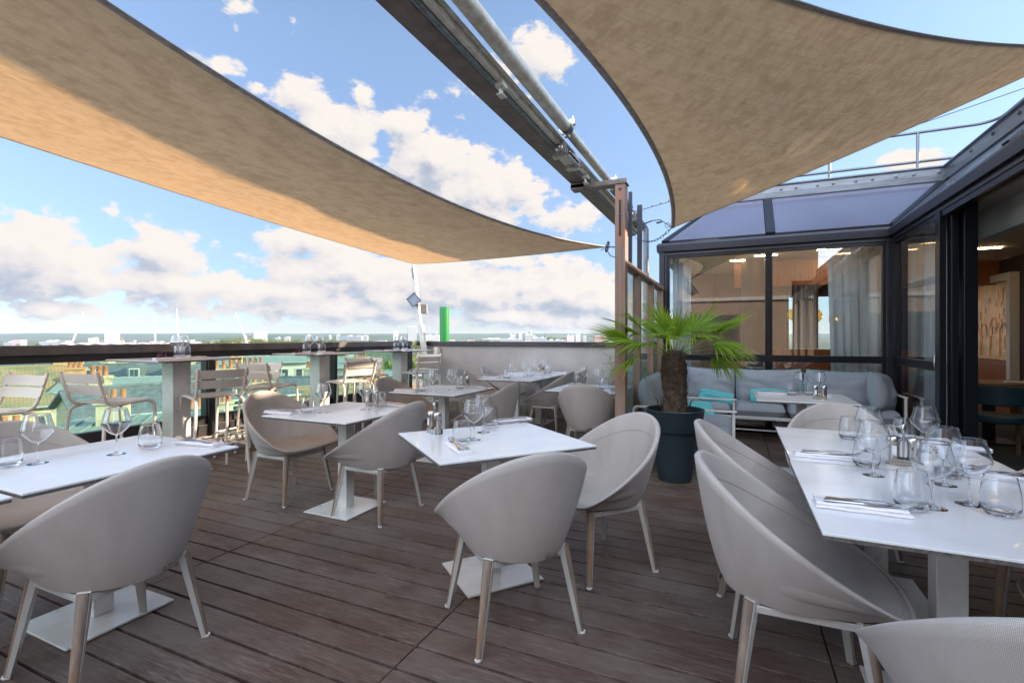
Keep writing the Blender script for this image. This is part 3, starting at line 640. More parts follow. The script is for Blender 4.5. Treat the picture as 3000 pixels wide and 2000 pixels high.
for i, (x, y, z) in enumerate(((1.35, 10.6, 1.72), (1.75, 10.9, 1.66), (1.1, 11.3, 1.78))):
    t = thing('pendant_lamp', ('left', 'right', 'rearmost')[i]+' golden glass globe pendant hanging deep inside the restaurant', 'pendant lamp', (x, y, z), group='golden globe pendants')
    W(MB().lathe([(.001+.13*math.sin(a*math.pi/12), -.13*math.cos(a*math.pi/12)) for a in range(13)], 20, c=(x, y, z)), 'globe', 'amber', t, smooth=60)
    W(MB().tube([(x, y, z+.13), (x, y, 2.598)], .004, 5), 'cord', 'wire', t)
    W(MB().lathe([(.001+.02*math.sin(a*math.pi/6), -.03*math.cos(a*math.pi/6)) for a in range(7)], 10, c=(x, y, z)), 'bulb', 'lamp', t, smooth=60)

# gold relief panel in a white frame
g = thing('relief_panel', 'large gold relief picture of arches in a white frame behind the open door', 'wall art', (4.0, 11.2, 1.2))
W(MB().box(4.02, 4.2, 9.2, 13.8, 0, 2.595), 'panel_wall', 'iwall2', g)
W(MB().box(3.90, 4.018, 10.15, 10.26, .3, 2.34).box(3.90, 4.018, 12.15, 12.26, .3, 2.34).box(3.90, 4.018, 10.26, 12.15, 2.22, 2.34), 'frame', 'bulk', g, bevel=.004)
b = MB().box(3.985, 4.017, 10.261, 12.149, .95, 2.219)
W(b, 'relief_sheet', 'gold', g)
b = MB(); rr = random.Random(3)
for k in range(60):
    y = rr.uniform(10.3, 11.95); z = rr.uniform(1.0, 2.05); w1 = rr.uniform(.03, .13); h1 = rr.uniform(.03, .22)
    b.box(3.981-rr.uniform(0, .006), 3.9845, y, min(y+w1, 12.1), z, min(z+h1, 2.19))
for k in range(5):
    yc = 10.55+k*.34
    b.tube([(3.975, yc+.12*math.cos(a*.35), 1.35+.2*math.sin(a*.35)+(.1 if k % 2 else 0)) for a in range(10)], .006, 6)
    b.tube([(3.975, yc+.12, 1.0), (3.975, yc+.12, 1.35)], .007, 6)
W(b, 'relief_ornament', 'gold', g)
W(MB().box(3.95, 4.017, 10.27, 12.14, .02, .94), 'wood_base', 'mahog', g)

# peach wall of the hotel behind the camera, seen only in the glass
t = thing('hotel_wall', 'tall peach stucco hotel wall reflected in the restaurant glazing', 'building', (-1, -5, 0))
W(MB().box(-7.5, 3.2, -9.4, -8.6, -25, 6.2), 'wall_body', 'peach', t)
W(MB().box(-7.6, 3.3, -9.5, -8.5, 6.21, 6.45), 'coping', 'gutter', t)
W(MB().box(-7.3, 3.0, -8.62, -8.50, 2.95, 3.10), 'string_course', 'bulk', t)
# ================================================================ timber and glass screen between the terraces
sc = thing('timber_screen', 'weathered timber screen with glass infill beside the potted palm', 'screen', (-.98, 4.8, 0))
sp_ = W(MB().box(-1.055, -.955, 4.76, 4.88, 0, 2.80), 'tall_post', 'post', sc, bevel=.004)
MB().box(-1.028, -1.02, 4.752, 4.7595, 2.52, 2.74).build('x', 'rusty').name = 'bolt_slot'
o = bpy.data.objects['bolt_slot']; o.parent = sp_
o = MB().box(-1.015, -.995, 4.7545, 4.7595, 2.3, 2.62).build('bolt_slot', 'iwall2', sp_)
for zz in (2.755, 2.64, 2.50): MB().lathe([(.012, 0), (.012, .008), (.006, .012)], 10, rotm(R(90), 'X', (-1.005, 4.7595, zz))).build('bolt', 'wire', sp_)
bpy.data.objects.remove(bpy.data.objects['bolt_slot'])
for y in (5.60, 6.58, 7.52): W(MB().box(-1.04, -.96, y, y+.09, 0, 2.02), 'timber_post', 'post', sc, bevel=.003)
W(MB().box(-1.06, -.95, 4.885, 7.64, 2.022, 2.07), 'top_rail', 'post', sc, bevel=.003)
W(MB().box(-1.03, -.97, 4.885, 7.64, .02, .09), 'bottom_rail', 'post', sc, bevel=.003)
for ya, yb in ((4.885, 5.60), (5.695, 6.575), (6.675, 7.515)):
    W(MB().box(-1.004, -.996, ya+.002, yb-.002, .092, 2.02), 'glass_infill', 'screenglass', sc)

# ================================================================ steel beam with awning track, pipe and pulleys
bm_ = thing('pergola_beam', 'long weathered steel beam with a pale awning track running over the terrace', 'beam', (-1.4, 4.8, 2.87))
YA, YB = -4.0, 7.62
b = MB()
b.box(-1.505, -1.365, YA, YB, 2.867, 2.882).box(-1.442, -1.430, YA, YB, 2.8825, 3.030).box(-1.505, -1.365, YA, YB, 3.0305, 3.045)
W(b, 'steel_beam', 'rusty', bm_, bevel=.003)
W(MB().box(-1.3645, -1.338, YA, YB, 2.885, 2.95), 'coated_flange', 'teal', bm_)
W(MB().box(-1.336, -1.300, YA, 4.0, 2.895, 2.955).box(-1.336, -1.300, 4.15, YB, 2.895, 2.955).box(-1.299, -1.278, YA, YB, 2.93, 2.95), 'awning_track', 'galv', bm_, bevel=.003)
W(MB().tube([(-1.225, YA, 3.0), (-1.225, 3.72, 3.0)], .050, 20), 'roller_pipe', 'galv', bm_, smooth=50)
W(MB().tube([(-1.225, 3.82, 2.99), (-1.225, 5.3, 2.99)], .040, 20), 'roller_pipe', 'galv', bm_, smooth=50)
W(MB().tube([(-1.225, 5.34, 2.98), (-1.225, 6.35, 2.98)], .052, 20), 'roller_pipe', 'gutter', bm_, smooth=50)
W(MB().tube([(-1.225, 6.6, 2.96), (-1.225, 7.6, 2.96)], .05, 16), 'roller_pipe', 'gutter', bm_, smooth=50)
def pulley(y, x=-1.285, z=2.865):
    b = MB()
    for dy in (-.03, .022):
        pts = [(x-.055+.0, z-.055), (x+.055, z-.055)]+[(x+.055*math.cos(a*R(18)), z+.012+.055*math.sin(a*R(18))) for a in range(0, 11)]
        poly = [(p[0], p[1]) for p in pts]
        b.prism(poly, 0, .008, Matrix.Translation((0, y+dy, 0)) @ Matrix(((1, 0, 0, 0), (0, 0, 1, 0), (0, 1, 0, 0), (0, 0, 0, 1))))
    b.lathe([(.034, 0), (.034, .004), (.028, .006), (.028, .010), (.014, .012), (.014, .016), (.006, .02)], 18, rotm(R(90), 'X', (x, y-.03, z+.012)))
    b.lathe([(.042, -.018), (.036, -.004), (.036, .004), (.042, .018)], 18, rotm(R(90), 'X', (x, y, z+.012)))
    b.box(x-.06, x+.06, y-.034, y+.034, z-.066, z-.056); b.tube([(x+.062, y-.03, z-.045), (x+.062, y+.03, z-.045)], .012, 8)
    return W(b, 'pulley', 'steel', bm_, smooth=40)
pulley(3.84, -1.30, 2.855); pulley(4.13, -1.275, 2.845); pulley(6.45, -1.22, 2.90)
W(MB().box(-1.33, -1.22, 3.86, 4.1, 2.80, 2.808).box(-1.33, -1.22, 3.86, 4.1, 2.835, 2.843).box(-1.36, -1.30, 3.82, 4.16, 2.86, 2.893), 'pulley_bracket', 'steel', bm_, bevel=.002)
for y in (3.77, 5.32):
    b = MB().lathe([(.058, -.02), (.062, -.015), (.062, .015), (.058, .02)], 20, rotm(R(90), 'X', (-1.225, y, 2.995)))
    b.box(-1.19, -1.15, y-.022, y+.022, 3.01, 3.05).box(-1.24, -1.20, y-.018, y+.018, 2.92, 2.94).tube([(-1.17, y, 2.98), (-1.17, y, 3.08)], .008, 8)
    W(b, 'pipe_clamp', 'steel', bm_, smooth=40)
for y in (2.72, 4.62, 1.0):
    W(MB().box(-1.345, -1.29, y, y+.07, 2.865, 2.894).box(-1.32, -1.312, y+.005, y+.05, 2.82, 2.865).box(-1.335, -1.295, y, y+.07, 2.812, 2.82), 'track_hanger', 'galv', bm_, bevel=.002)
# arm from the tall post to the beam
W(MB().box(-1.50, -.94, 4.75, 4.89, 2.803, 2.815).box(-1.50, -.94, 4.75, 4.758, 2.8155, 2.85).box(-1.50, -1.36, 4.75, 4.89, 2.8155, 2.866), 'support_arm', 'rusty', bm_, bevel=.003)
for xx in (-1.375, -1.345, -1.29): W(MB().tube([(xx, 4.77, 2.785), (xx, 4.77, 2.90)], .007, 8), 'bolt', 'wire', bm_)
for i, (x, y, r_, z, l) in enumerate([(-1.005, 5.28, .018, 2.86, 'slender'), (-1.005, 5.85, .026, 2.86, 'square'), (-1.10, 6.9, .036, 2.80, 'dark round')]):
    if i < 2: b = MB().box(x-r_, x+r_, y-r_, y+r_, 2.082, z)
    else: b = MB().lathe([(r_, 0), (r_, z), (r_*.8, z+.008)], 18, c=(x, y, 0))
    b.box(x-.07, x+.07, y-.07, y+.07, 0, .010) if i == 2 else b.box(x-.035, x+.035, y-.05, y+.05, 2.0715, 2.081)
    o = b.build('steel_post', 'gutter' if i == 2 else 'facade', smooth=40)
    tag(o, l+' steel post '+('behind the timber screen beside the chain anchor' if i == 2 else 'standing on top of the timber screen rail'), 'post')

# ================================================================ shade sails
def bez(p0, c, p1, t): return p0*(1-t)**2+c*2*t*(1-t)+p1*t*t
V3 = Vector
def coons(E0, E1, F0, F1, nu, nv, bulge):
    """E0/E1: v=0 / v=1 edges as functions of u; F0/F1: u=0 / u=1 edges as functions of v"""
    g = []
    for i in range(nu):
        u = i/(nu-1); row = []
        for j in range(nv):
            v_ = j/(nv-1)
            p = E0(u)*(1-v_)+E1(u)*v_+F0(v_)*(1-u)+F1(v_)*u-(E0(0)*(1-u)*(1-v_)+E0(1)*u*(1-v_)+E1(0)*(1-u)*v_+E1(1)*u*v_)
            p = p+bulge(u, v_, p); row.append(p)
        g.append(row)
    return g
def sail(name, label, g, edges):
    nu, nv = len(g), len(g[0])
    root = thing(name, label, 'shade sail', g[0][0])
    o = W(MB().grid(lambda i, j: g[i][j], nu, nv, uvf=lambda i, j: (i/(nu-1)*5, j/(nv-1)*5)), 'cloth', 'sail', root, smooth=180, fix=False)
    for pts, r in edges:
        n = len(pts)
        W(MB().tube(pts, r, 8, flat=.35), 'hem', 'sailedge', root, smooth=180)
    return root
def wr(p, a=.02, s=2.0): return mnoise.noise(V3(p)*s)*a
# left sail: P1 (post), P2 (leaning pole), P3, P4 near the camera
P1 = V3((-1.12, 4.74, 2.2)); P2 = V3((-5.49, 7.66, 2.70)); P3 = V3((-5.30, -.07, 3.053)); P4 = V3((-2.075, .583, 2.607))
cU = V3((-2.044, 2.977, 2.129)); cL = V3((-5.415, 3.816, 2.779)); cB = (P1+P2)/2+V3((-.12, -.28, -.10)); cT = (P3+P4)/2+V3((0, .3, -.1))
E0 = lambda u: bez(P1, cU, P4, u); E1 = lambda u: bez(P2, cL, P3, u); F0 = lambda q: bez(P1, cB, P2, q); F1 = lambda q: bez(P4, cT, P3, q)
g1 = coons(E0, E1, F0, F1, 90, 60, lambda u, q, p: V3((0, 0, wr(p, .03*math.sin(math.pi*q)*math.sin(math.pi*u), 1.4)+wr(p, .006, 7)*math.sin(math.pi*q))))
# hem strips sit along the sail edges
s1 = sail('shade_sail', 'long brown shade sail on the left glowing orange along its outer half', g1,
     [([E0(k/40)+V3((0, 0, -.004)) for k in range(41)], .022), ([E1(k/40) for k in range(41)], .012), ([F0(k/30) for k in range(31)], .012)])
# right sail: A (chain), Bc (near camera), Cc (roof)
A3 = V3((-.70, 6.40, 2.68)); B3 = V3((-1.109, 1.032, 2.921)); C3 = V3((3.30, 6.90, 4.26))
cAB = V3((-.314, 3.863, 2.909)); cBC = V3((.736, 4.348, 3.361)); cAC = V3((1.53, 6.789, 3.50))
# triangle as a quad collapsed at A
def f0(q): return bez(A3, cAB, B3, q)
def f1(q): return bez(A3, cAC, C3, q)
def e1(u): return bez(B3, cBC, C3, u)
def e0(u): return A3.copy()
def tri(i, j, nu=80, nv=70):
    u = i/(nu-1); q = j/(nv-1)
    p = f0(q)*(1-u)+f1(q)*u
    base = f0(1)*(1-u)+f1(1)*u
    p = p+(e1(u)-base)*(q**1.6)
    w_ = math.sin(math.pi*u)*math.sin(math.pi*min(1, q*1.0))
    p = p+V3((0, 0, -.16*w_*math.sin(math.pi*q)+.05*w_*mnoise.noise(p*1.3)+.012*mnoise.noise(p*6)*w_))
    # tension folds running out of the two corners
    p = p+V3((0, 0, .022*math.sin(u*34)*math.exp(-q*4.5)*q*3))
    return p
g2 = [[tri(i, j) for j in range(70)] for i in range(80)]
s2 = sail('shade_sail', 'triangular brown shade sail on the right stretched between the beam and the roof', g2,
     [([f0(k/40) for k in range(41)], .022), ([e1(k/40) for k in range(41)], .022), ([f1(k/40) for k in range(41)], .010)])

# rope ring, chain and cables
def ring(mb, c, r, rr, m): 
    pts = [Vector((r*math.cos(a*math.pi/8), r*math.sin(a*math.pi/8), 0)) for a in range(17)]
    mb.tube(pts, rr, 6, m)
b = MB(); m = Matrix.Translation((-1.105, 4.79, 2.20)) @ Matrix.Rotation(R(90), 4, 'Y') @ Matrix.Rotation(R(35), 4, 'X')
c_ = V3((-1.125, 4.745, 2.20))
mm = Matrix.Translation(c_) @ Matrix.Rotation(R(-75), 4, 'Y')
ring(b, 0, .052, .0045, mm); ring(b, 0, .040, .003, mm)
for k in range(3): b.tube([(.05*math.cos(k*R(60)), .05*math.sin(k*R(60)), 0), (-.05*math.cos(k*R(60)), -.05*math.sin(k*R(60)), 0)], .003, 5, mm)
b.tube([(-1.14, 4.74, 2.2), (-1.055, 4.80, 2.2)], .006, 6)
b.tube([(-1.12, 4.74, 2.15), (-1.10, 4.76, 2.115), (-1.058, 4.80, 2.10)], .004, 6)
b.tube([(-1.14, 4.73, 2.195), (-1.19, 4.74, 2.17), (-1.15, 4.735, 2.18)], .002, 5)
o = b.build('rope_pulley', 'wire', smooth=60); tag(o, 'round spoked rope pulley tying the left sail to the timber post', 'pulley')
def chain(pts, name, lab):
    root = thing(name, lab, 'chain', pts[0])
    b = MB(); n = len(pts)-1
    for k in range(n):
        p, q = V3(pts[k]), V3(pts[k+1]); d_ = q-p; L = d_.length*.64
        mt = Matrix.Translation((p+q)/2) @ d_.to_track_quat('X', 'Z').to_matrix().to_4x4() @ Matrix.Rotation(R(90*(k % 2)), 4, 'X')
        w_ = L*.42
        lp = [(L-w_+w_*math.cos(a), w_*math.sin(a), 0) for a in [R(x) for x in range(-90, 91, 30)]]+[(-L+w_+w_*math.cos(a), w_*math.sin(a), 0) for a in [R(x) for x in range(90, 271, 30)]]
        b.tube(lp+[lp[0]], .0035, 5, mt)
    W(b, 'chain_links', 'wire', root, smooth=60); return root
pA, pB = V3((-1.16, 6.45, 2.60)), A3+V3((-.01, 0, -.0))
pts = [pA.lerp(pB, k/13)+V3((0, 0, -.10*math.sin(math.pi*k/13))) for k in range(14)]
chain(pts, 'anchor_chain', 'steel chain sagging between the pulley and the corner of the right sail')
b = MB(); b.tube([(-1.17, 6.45, 2.74), (-.95, 6.43, 2.80)], .008, 6); b.tube([(-.95, 6.43, 2.80), (-.85, 6.42, 2.80), A3], .006, 6)
b.lathe([(.004, -.04), (.012, -.03), (.012, .03), (.004, .04)], 8, Matrix.Translation((-.86, 6.42, 2.77)) @ Matrix.Rotation(R(80), 4, 'Y'))
ring(b, 0, .03, .004, Matrix.Translation((-.76, 6.41, 2.72)) @ Matrix.Rotation(R(90), 4, 'X'))
o = b.build('turnbuckle', 'wire', smooth=60); tag(o, 'steel turnbuckle and ring holding the corner of the right sail', 'turnbuckle')
b = MB(); q0 = V3((-1.16, 6.4, 2.93)); q1 = V3((3.4, 7.6, 4.28)); b.tube([q0.lerp(q1, k/20)+V3((0, 0, -.05*math.sin(math.pi*k/20))) for k in range(21)], .0045, 6)
for k in range(4):
    c = q0.lerp(q1, .045+k*.022)+V3((0, 0, -.004)); b.box(c.x-.007, c.x+.007, c.y-.007, c.y+.007, c.z-.008, c.z+.016)
o = b.build('steel_cable', 'wire', smooth=60); tag(o, 'thin steel cable running from the beam end up to the roof', 'cable')

# leaning pole with floodlight
t = thing('leaning_pole', 'pale leaning steel pole holding up the corner of the left sail', 'pole', (-5.1, 7.5, 0))
q0, q1 = V3((-5.02, 7.55, 0)), V3((-5.46, 7.62, 2.66))
ax = (q1-q0); mt = Matrix.Translation(q0) @ ax.to_track_quat('Z', 'X').to_matrix().to_4x4(); L = ax.length
W(MB().box(-.045, .02, -.03, .03, 0, L, mt), 'square_tube', 'white', t, bevel=.004)
W(MB().box(.024, .055, -.025, .025, 0, L*.58, mt), 'side_tube', 'galv', t, bevel=.003)
b = MB()
for k in range(4): ring(b, 0, .016, .004, mt @ Matrix.Translation((-.01, -.04, L-.08-.05*k)) @ Matrix.Rotation(R(90*(k % 2)), 4, 'Y') @ Matrix.Rotation(R(90), 4, 'X'))
W(b, 'chain_links', 'wire', t, smooth=60)
W(MB().box(-5.0, -4.93, 7.60, 7.715, .95, 1.14), 'wall_bracket', 'galv', t, bevel=.004)
fl = thing('floodlight', 'square floodlight turned on its corner on the leaning pole', 'floodlight', (-5.33, 7.45, 1.72))
mt = Matrix.Translation(PD(1212, 878, 9.02)) @ Matrix.Rotation(YAW-R(8), 4, 'Z') @ Matrix.Rotation(R(90), 4, 'X') @ Matrix.Rotation(R(40), 4, 'Z')
W(MB().box(-.095, .095, -.095, .095, -.06, 0, mt), 'housing', 'facade', fl, bevel=.008)
W(MB().box(-.102, .102, -.102, -.082, .0015, .012, mt).box(-.102, .102, .082, .102, .0015, .012, mt).box(-.102, -.082, -.082, .082, .0015, .012, mt).box(.082, .102, -.082, .082, .0015, .012, mt), 'bezel', 'gutter', fl, bevel=.002)
W(MB().add([(-.08, -.08, .004), (.08, -.08, .004), (.08, .08, .004), (-.08, .08, .004), (-.02, .02, .0015)], [(0, 1, 4), (1, 2, 4), (2, 3, 4), (3, 0, 4)], mt), 'lens', 'lampglass', fl)
W(MB().tube([PD(1222, 893, 9.08), PD(1235, 895, 9.08)], .012, 6), 'arm', 'wire', fl)
t2 = MB().box(-.06, .06, -.04, .04, -.085, .085, Matrix.Translation(PD(1242, 905, 9.02)) @ Matrix.Rotation(YAW, 4, 'Z')).build('junction_box', 'ibox', bevel=.008)
tag(t2, 'small grey junction box beside the floodlight on the leaning pole', 'junction box')
# green pipe beyond the wall
t = thing('green_pipe', 'thick bright green vent pipe rising behind the parapet wall', 'pipe', (PD(1302, 1000, 12.5)[0], PD(1302, 1000, 12.5)[1], -3))
cx, cy, _ = PD(1302, 1000, 12.5)
W(MB().lathe([(.122, -3), (.122, 2.085), (.116, 2.09), (.116, 2.0)], 40, c=(cx, cy, 0), cap1=False), 'pipe_shell', 'green', t, smooth=40)
# ================================================================ sling armchair (faces +x)
def make_armchair():
    root = thing('armchair')
    RIM = [(.318, 0, .428), (.305, .15, .428), (.268, .268, .44), (.17, .318, .492), (.03, .330, .575), (-.12, .308, .672), (-.245, .235, .762), (-.325, .125, .822), (-.352, 0, .842)]
    KI = [(.296, 0, .432), (.283, .14, .432), (.238, .235, .436), (.14, .250, .436), (.0, .250, .436), (-.10, .226, .436), (-.175, .168, .436), (-.222, .09, .436), (-.236, 0, .436)]
    BO = [(.265, 0, .398), (.25, .12, .398), (.205, .19, .393), (.13, .214, .388), (0, .222, .383), (-.11, .205, .380), (-.195, .15, .378), (-.245, .08, .376), (-.262, 0, .376)]
    def loop(c, n=8):
        full = c+[(x, -y, z) for x, y, z in c[-2:0:-1]]
        return catmull(full, n, True)
    r_, k_, b_ = loop(RIM), loop(KI), loop(BO); n = len(r_)
    rows = []
    for i in range(n):
        Rm, K, Bt = r_[i], k_[i], b_[i]; prof = []
        h = max(0, (Rm.z-.43)/.41)               # 0 at the front edge, 1 at the top of the back
        th = .010+.006*h
        out = Vector((Rm.x+.05, Rm.y, 0)).normalized()
        # inner wall: crease -> rim
        cin = Vector((K.x*.55+Rm.x*.45, K.y*.55+Rm.y*.45, K.z+.12*(Rm.z-K.z)))-out*(-.012)*h
        q_ = min(1, h/.14); q_ = q_*q_*(3-2*q_)
        cin = K.lerp(Rm, .5).lerp(cin, q_)
        ri = Rm-out*th
        for t in (0, .04, .12, .25, .4, .55, .7, .85, 1.0): prof.append(K*(1-t)**2+cin*2*t*(1-t)+ri*t*t)
        prof += [Rm-out*th*.6+Vector((0, 0, th*.55)), Rm+Vector((0, 0, th*.8)), Rm+out*th*.6+Vector((0, 0, th*.5)), Rm+out*th]
        ro = Rm+out*th-Vector((0, 0, .004))
        co_ = Vector((Bt.x*1.14-.004, Bt.y*1.14, Bt.z+.06+.07*h))+Vector((Rm.x-Bt.x, Rm.y-Bt.y, 0))*.22
        co_ = (ro.lerp(Bt, .5)+Vector((0, 0, -.010))).lerp(co_, q_)
        for t in (.05, .12, .25, .4, .55, .7, .82, .92, 1.0): prof.append(ro*(1-t)**2+co_*2*t*(1-t)+Bt*t*t)
        rows.append(prof)
    m = len(rows[0]); L = [0]
    for i in range(1, n+1): L.append(L[-1]+(r_[i % n]-r_[i-1]).length)
    V = [0]
    mid = rows[n//2]
    for j in range(1, m): V.append(V[-1]+(mid[j]-mid[j-1]).length)
    b = MB(); b.grid(lambda i, j: rows[i % n][j], n+1, m, uvf=lambda i, j: (L[i], V[j]))
    b.build('shell', M['fab'], root, smooth=180, fix=False)
    # seat pan
    c = Vector((.03, 0, .424)); b = MB()
    b.grid(lambda i, j: (k_[i % n]+Vector((0, 0, .0015))).lerp(c+Vector((0, 0, .0)), (j/7)) + Vector((0, 0, -.004*math.sin(j/7*math.pi))), n+1, 8, uvf=lambda i, j: ((k_[i % n].lerp(c, j/7)).x, (k_[i % n].lerp(c, j/7)).y))
    b.build('seat', M['fab'], root, smooth=180, fix=False)
    # stitched seam tape just inside the rim
    b = MB(); seam = [rows[i % n][7]+Vector((0, 0, .001)) for i in range(n+1)]
    b.tube([p+Vector((0, 0, .0)) for p in seam], .0022, 5, flat=.6); b.build('seam', M['fabdark'], root, smooth=180)
    # underside and metal frame
    b = MB(); c = Vector((0, 0, .372)); b.grid(lambda i, j: b_[i % n].lerp(c, j/3), n+1, 4, uvf=lambda i, j: ((b_[i % n].lerp(c, j/3)).x, (b_[i % n].lerp(c, j/3)).y)); b.build('underside', M['fabdark'], root, smooth=60)
    b = MB(); b.box(-.16, .16, -.195, -.17, .345, .372).box(-.16, .16, .17, .195, .345, .372).box(-.185, -.16, -.195, .195, .345, .372).box(.16, .185, -.195, .195, .345, .372)
    b.build('seat_frame', M['alu'], root, bevel=.003)
    mt = Matrix.Translation((-.268, -.06, .395)) @ Matrix.Rotation(R(-14), 4, 'Z') @ Matrix.Rotation(R(-12), 4, 'Y')
    tg = MB(); tg.box(-.003, .0, -.034, .034, -.008, .010, mt)
    for k in range(7): tg.box(-.0036, -.0031, -.026+k*.008, -.022+k*.008, -.002, .005, mt)
    tg.build('maker_tag', M['steel'], root, bevel=.001)
    # legs: metal channel with a rounded teak inlay facing outwards
    for sx in (1, -1):
        for sy in (1, -1):
            top = Vector((sx*.172, sy*.182, .385)); foot = Vector((sx*.222, sy*.245, 0.0))
            ax = (top-foot); out = Vector((sx, sy*1.05, 0)).normalized(); tg_ = ax.cross(out).normalized(); out = tg_.cross(ax).normalized()
            if out.dot(Vector((sx, sy, 0))) < 0: out = -out
            def sec(wt, d0, d1, wb, e0, e1, z0=0., z1=1., nn=1):
                vs = []
                for f_ in (z0, z1):
                    c = foot+ax*f_; w_ = wb+(wt-wb)*f_; a_ = e0+(d0-e0)*f_; c2 = e1+(d1-e1)*f_
                    vs += [c+tg_*w_+out*a_, c-tg_*w_+out*a_, c-tg_*w_+out*c2, c+tg_*w_+out*c2]
                return vs
            F6 = [(3, 2, 1, 0), (4, 5, 6, 7), (0, 1, 5, 4), (1, 2, 6, 5), (2, 3, 7, 6), (3, 0, 4, 7)]
            lg = MB().add(sec(.023, -.022, .004, .014, -.014, .003), F6).build('leg', M['alu'], root, bevel=.002)
            w_ = MB(); vs = []; K_ = 7
            for f_ in (.02, .99):
                c = foot+ax*f_; ww = .013+(.021-.013)*f_; dd = .008+(.017-.008)*f_; st = .003+.001*f_+.0005
                for k in range(K_): a = math.pi*k/(K_-1); vs.append(c+tg_*ww*math.cos(a)+out*(st+dd*math.sin(a)))
            w_.add(vs, [tuple(range(K_))[::-1], tuple(range(K_, 2*K_))]+[(k, (k+1) % K_, K_+(k+1) % K_, K_+k) for k in range(K_)])
            w_.build('wood_inlay', M['legwood'], lg, smooth=50)
            MB().lathe([(.014, .0), (.016, .004), (.014, .010)], 10, c=tuple(foot+out*.002)).build('foot_cap', M['white'], lg, smooth=50)
    return root
AC = Proto(make_armchair()); G_ = 'woven grey beige armchairs'
CH = [
 (-2.35, 1.18, 180, 'large woven armchair in the left foreground with its back to the camera'),
 (-3.36, 1.33, 0, 'woven armchair across the left foreground table, cut off by the frame'),
 (-3.40, 3.00, 0, 'beige woven armchair showing its seat, left of the table near the bar stools'),
 (-2.465, 2.99, 180, 'woven armchair seen from behind right of the white table near the bar stools'),
 (-.951, 2.105, 138, 'woven armchair standing alone in the middle foreground, seen from behind'),
 (-.735, 2.85, 228, 'woven armchair right of the angled table, facing left in front of the timber post'),
 (-3.38, 4.60, 0, 'woven armchair left of the small table in front of the parapet wall'),
 (-2.44, 4.74, 180, 'woven armchair seen from behind right of the small table in front of the parapet wall'),
 (-3.38, 6.35, 0, 'near left armchair at the double table by the parapet wall'),
 (-3.36, 7.10, 0, 'farthest left armchair at the double table by the parapet wall'),
 (-2.39, 6.55, 180, 'near right armchair at the double table by the parapet wall'),
 (-2.37, 7.15, 180, 'farthest right armchair at the double table by the parapet wall'),
 (-1.40, 5.12, 90, 'armchair seen squarely from behind at the table beside the timber post'),
 (-1.33, 6.02, 270, 'armchair facing the camera behind the table beside the timber post'),
 (.22, 2.14, 0, 'large armchair in the right foreground tucked under the near end of the white double table'),
 (.16, 2.97, 0, 'armchair just behind the large right foreground one, left side of the double table'),
 (.64, 1.49, 92, 'armchair cut off at the bottom right corner, seen from behind'),
 (1.22, 2.12, 180, 'armchair half hidden under the right side of the near white table'),
 (1.24, 3.0, 180, 'armchair at the right picture edge beside the far end of the double table'),
 (.65, 3.80, 270, 'armchair facing the camera at the far end of the white double table'),
]
for x, y, a, lab in CH:
    o = AC.place((x, y, .001), R(a+rnd.uniform(-1.5, 1.5)), lab, G_); o['category'] = 'armchair'

# ================================================================ dining tables
def make_table(w_, d_, base=.42, baser=.44):
    root = thing('dining_table')
    MB().box(-w_/2, w_/2, -d_/2, d_/2, .7415, .750).build('tabletop', M['tabletop'], root, bevel=.0015)
    MB().box(-w_/2+.0015, w_/2-.0015, -d_/2+.0015, d_/2-.0015, .730, .7413).build('tabletop_edge', M['tableedge'], root)
    MB().box(-.20, .20, -.03, .03, .712, .729).box(-.03, .03, -.2, -.031, .712, .729).box(-.03, .03, .031, .2, .712, .729).build('top_bracket', M['base'], root)
    MB().box(-.0425, .0425, -.0425, .0425, .0125, .7118).build('column', M['base'], root, bevel=.003)
    MB().box(-base/2, base/2, -baser/2, baser/2, 0.002, .0125).build('base_plate', M['base'], root, bevel=.003)
    return root
T80 = Proto(make_table(.80, .86)); T90 = Proto(make_table(.86, .92)); TG = 'white square pedestal tables'
TB = [
 (T80, -2.765, 1.33, 0, 'white pedestal table in the left foreground'),
 (T80, -2.755, .44, 0, 'white pedestal table mostly outside the left picture edge'),
 (T80, -2.745, 2.95, 0, 'white pedestal table in the left middle between the two facing armchairs'),
 (T80, -1.245, 2.475, 50.5-90, 'white pedestal table turned at an angle in the centre of the terrace'),
 (T80, -2.885, 4.58, 0, 'small white pedestal table in front of the parapet wall'),
 (T80, -2.80, 6.36, 0, 'near half of the white double table by the parapet wall'),
 (T80, -2.80, 7.225, 0, 'far half of the white double table by the parapet wall'),
 (T80, -1.46, 5.40, 0, 'white pedestal table beside the timber post'),
 (T80, .585, 5.43, 0, 'white pedestal table in front of the lounge sofa'),
 (T90, .665, 2.145, 0, 'near half of the big white double table at right'),
 (T90, .670, 3.10, 0, 'far half of the big white double table at right'),
]
for pr_, x, y, a, lab in TB:
    o = pr_.place((x, y, 0), R(a), lab, TG); o['category'] = 'table'

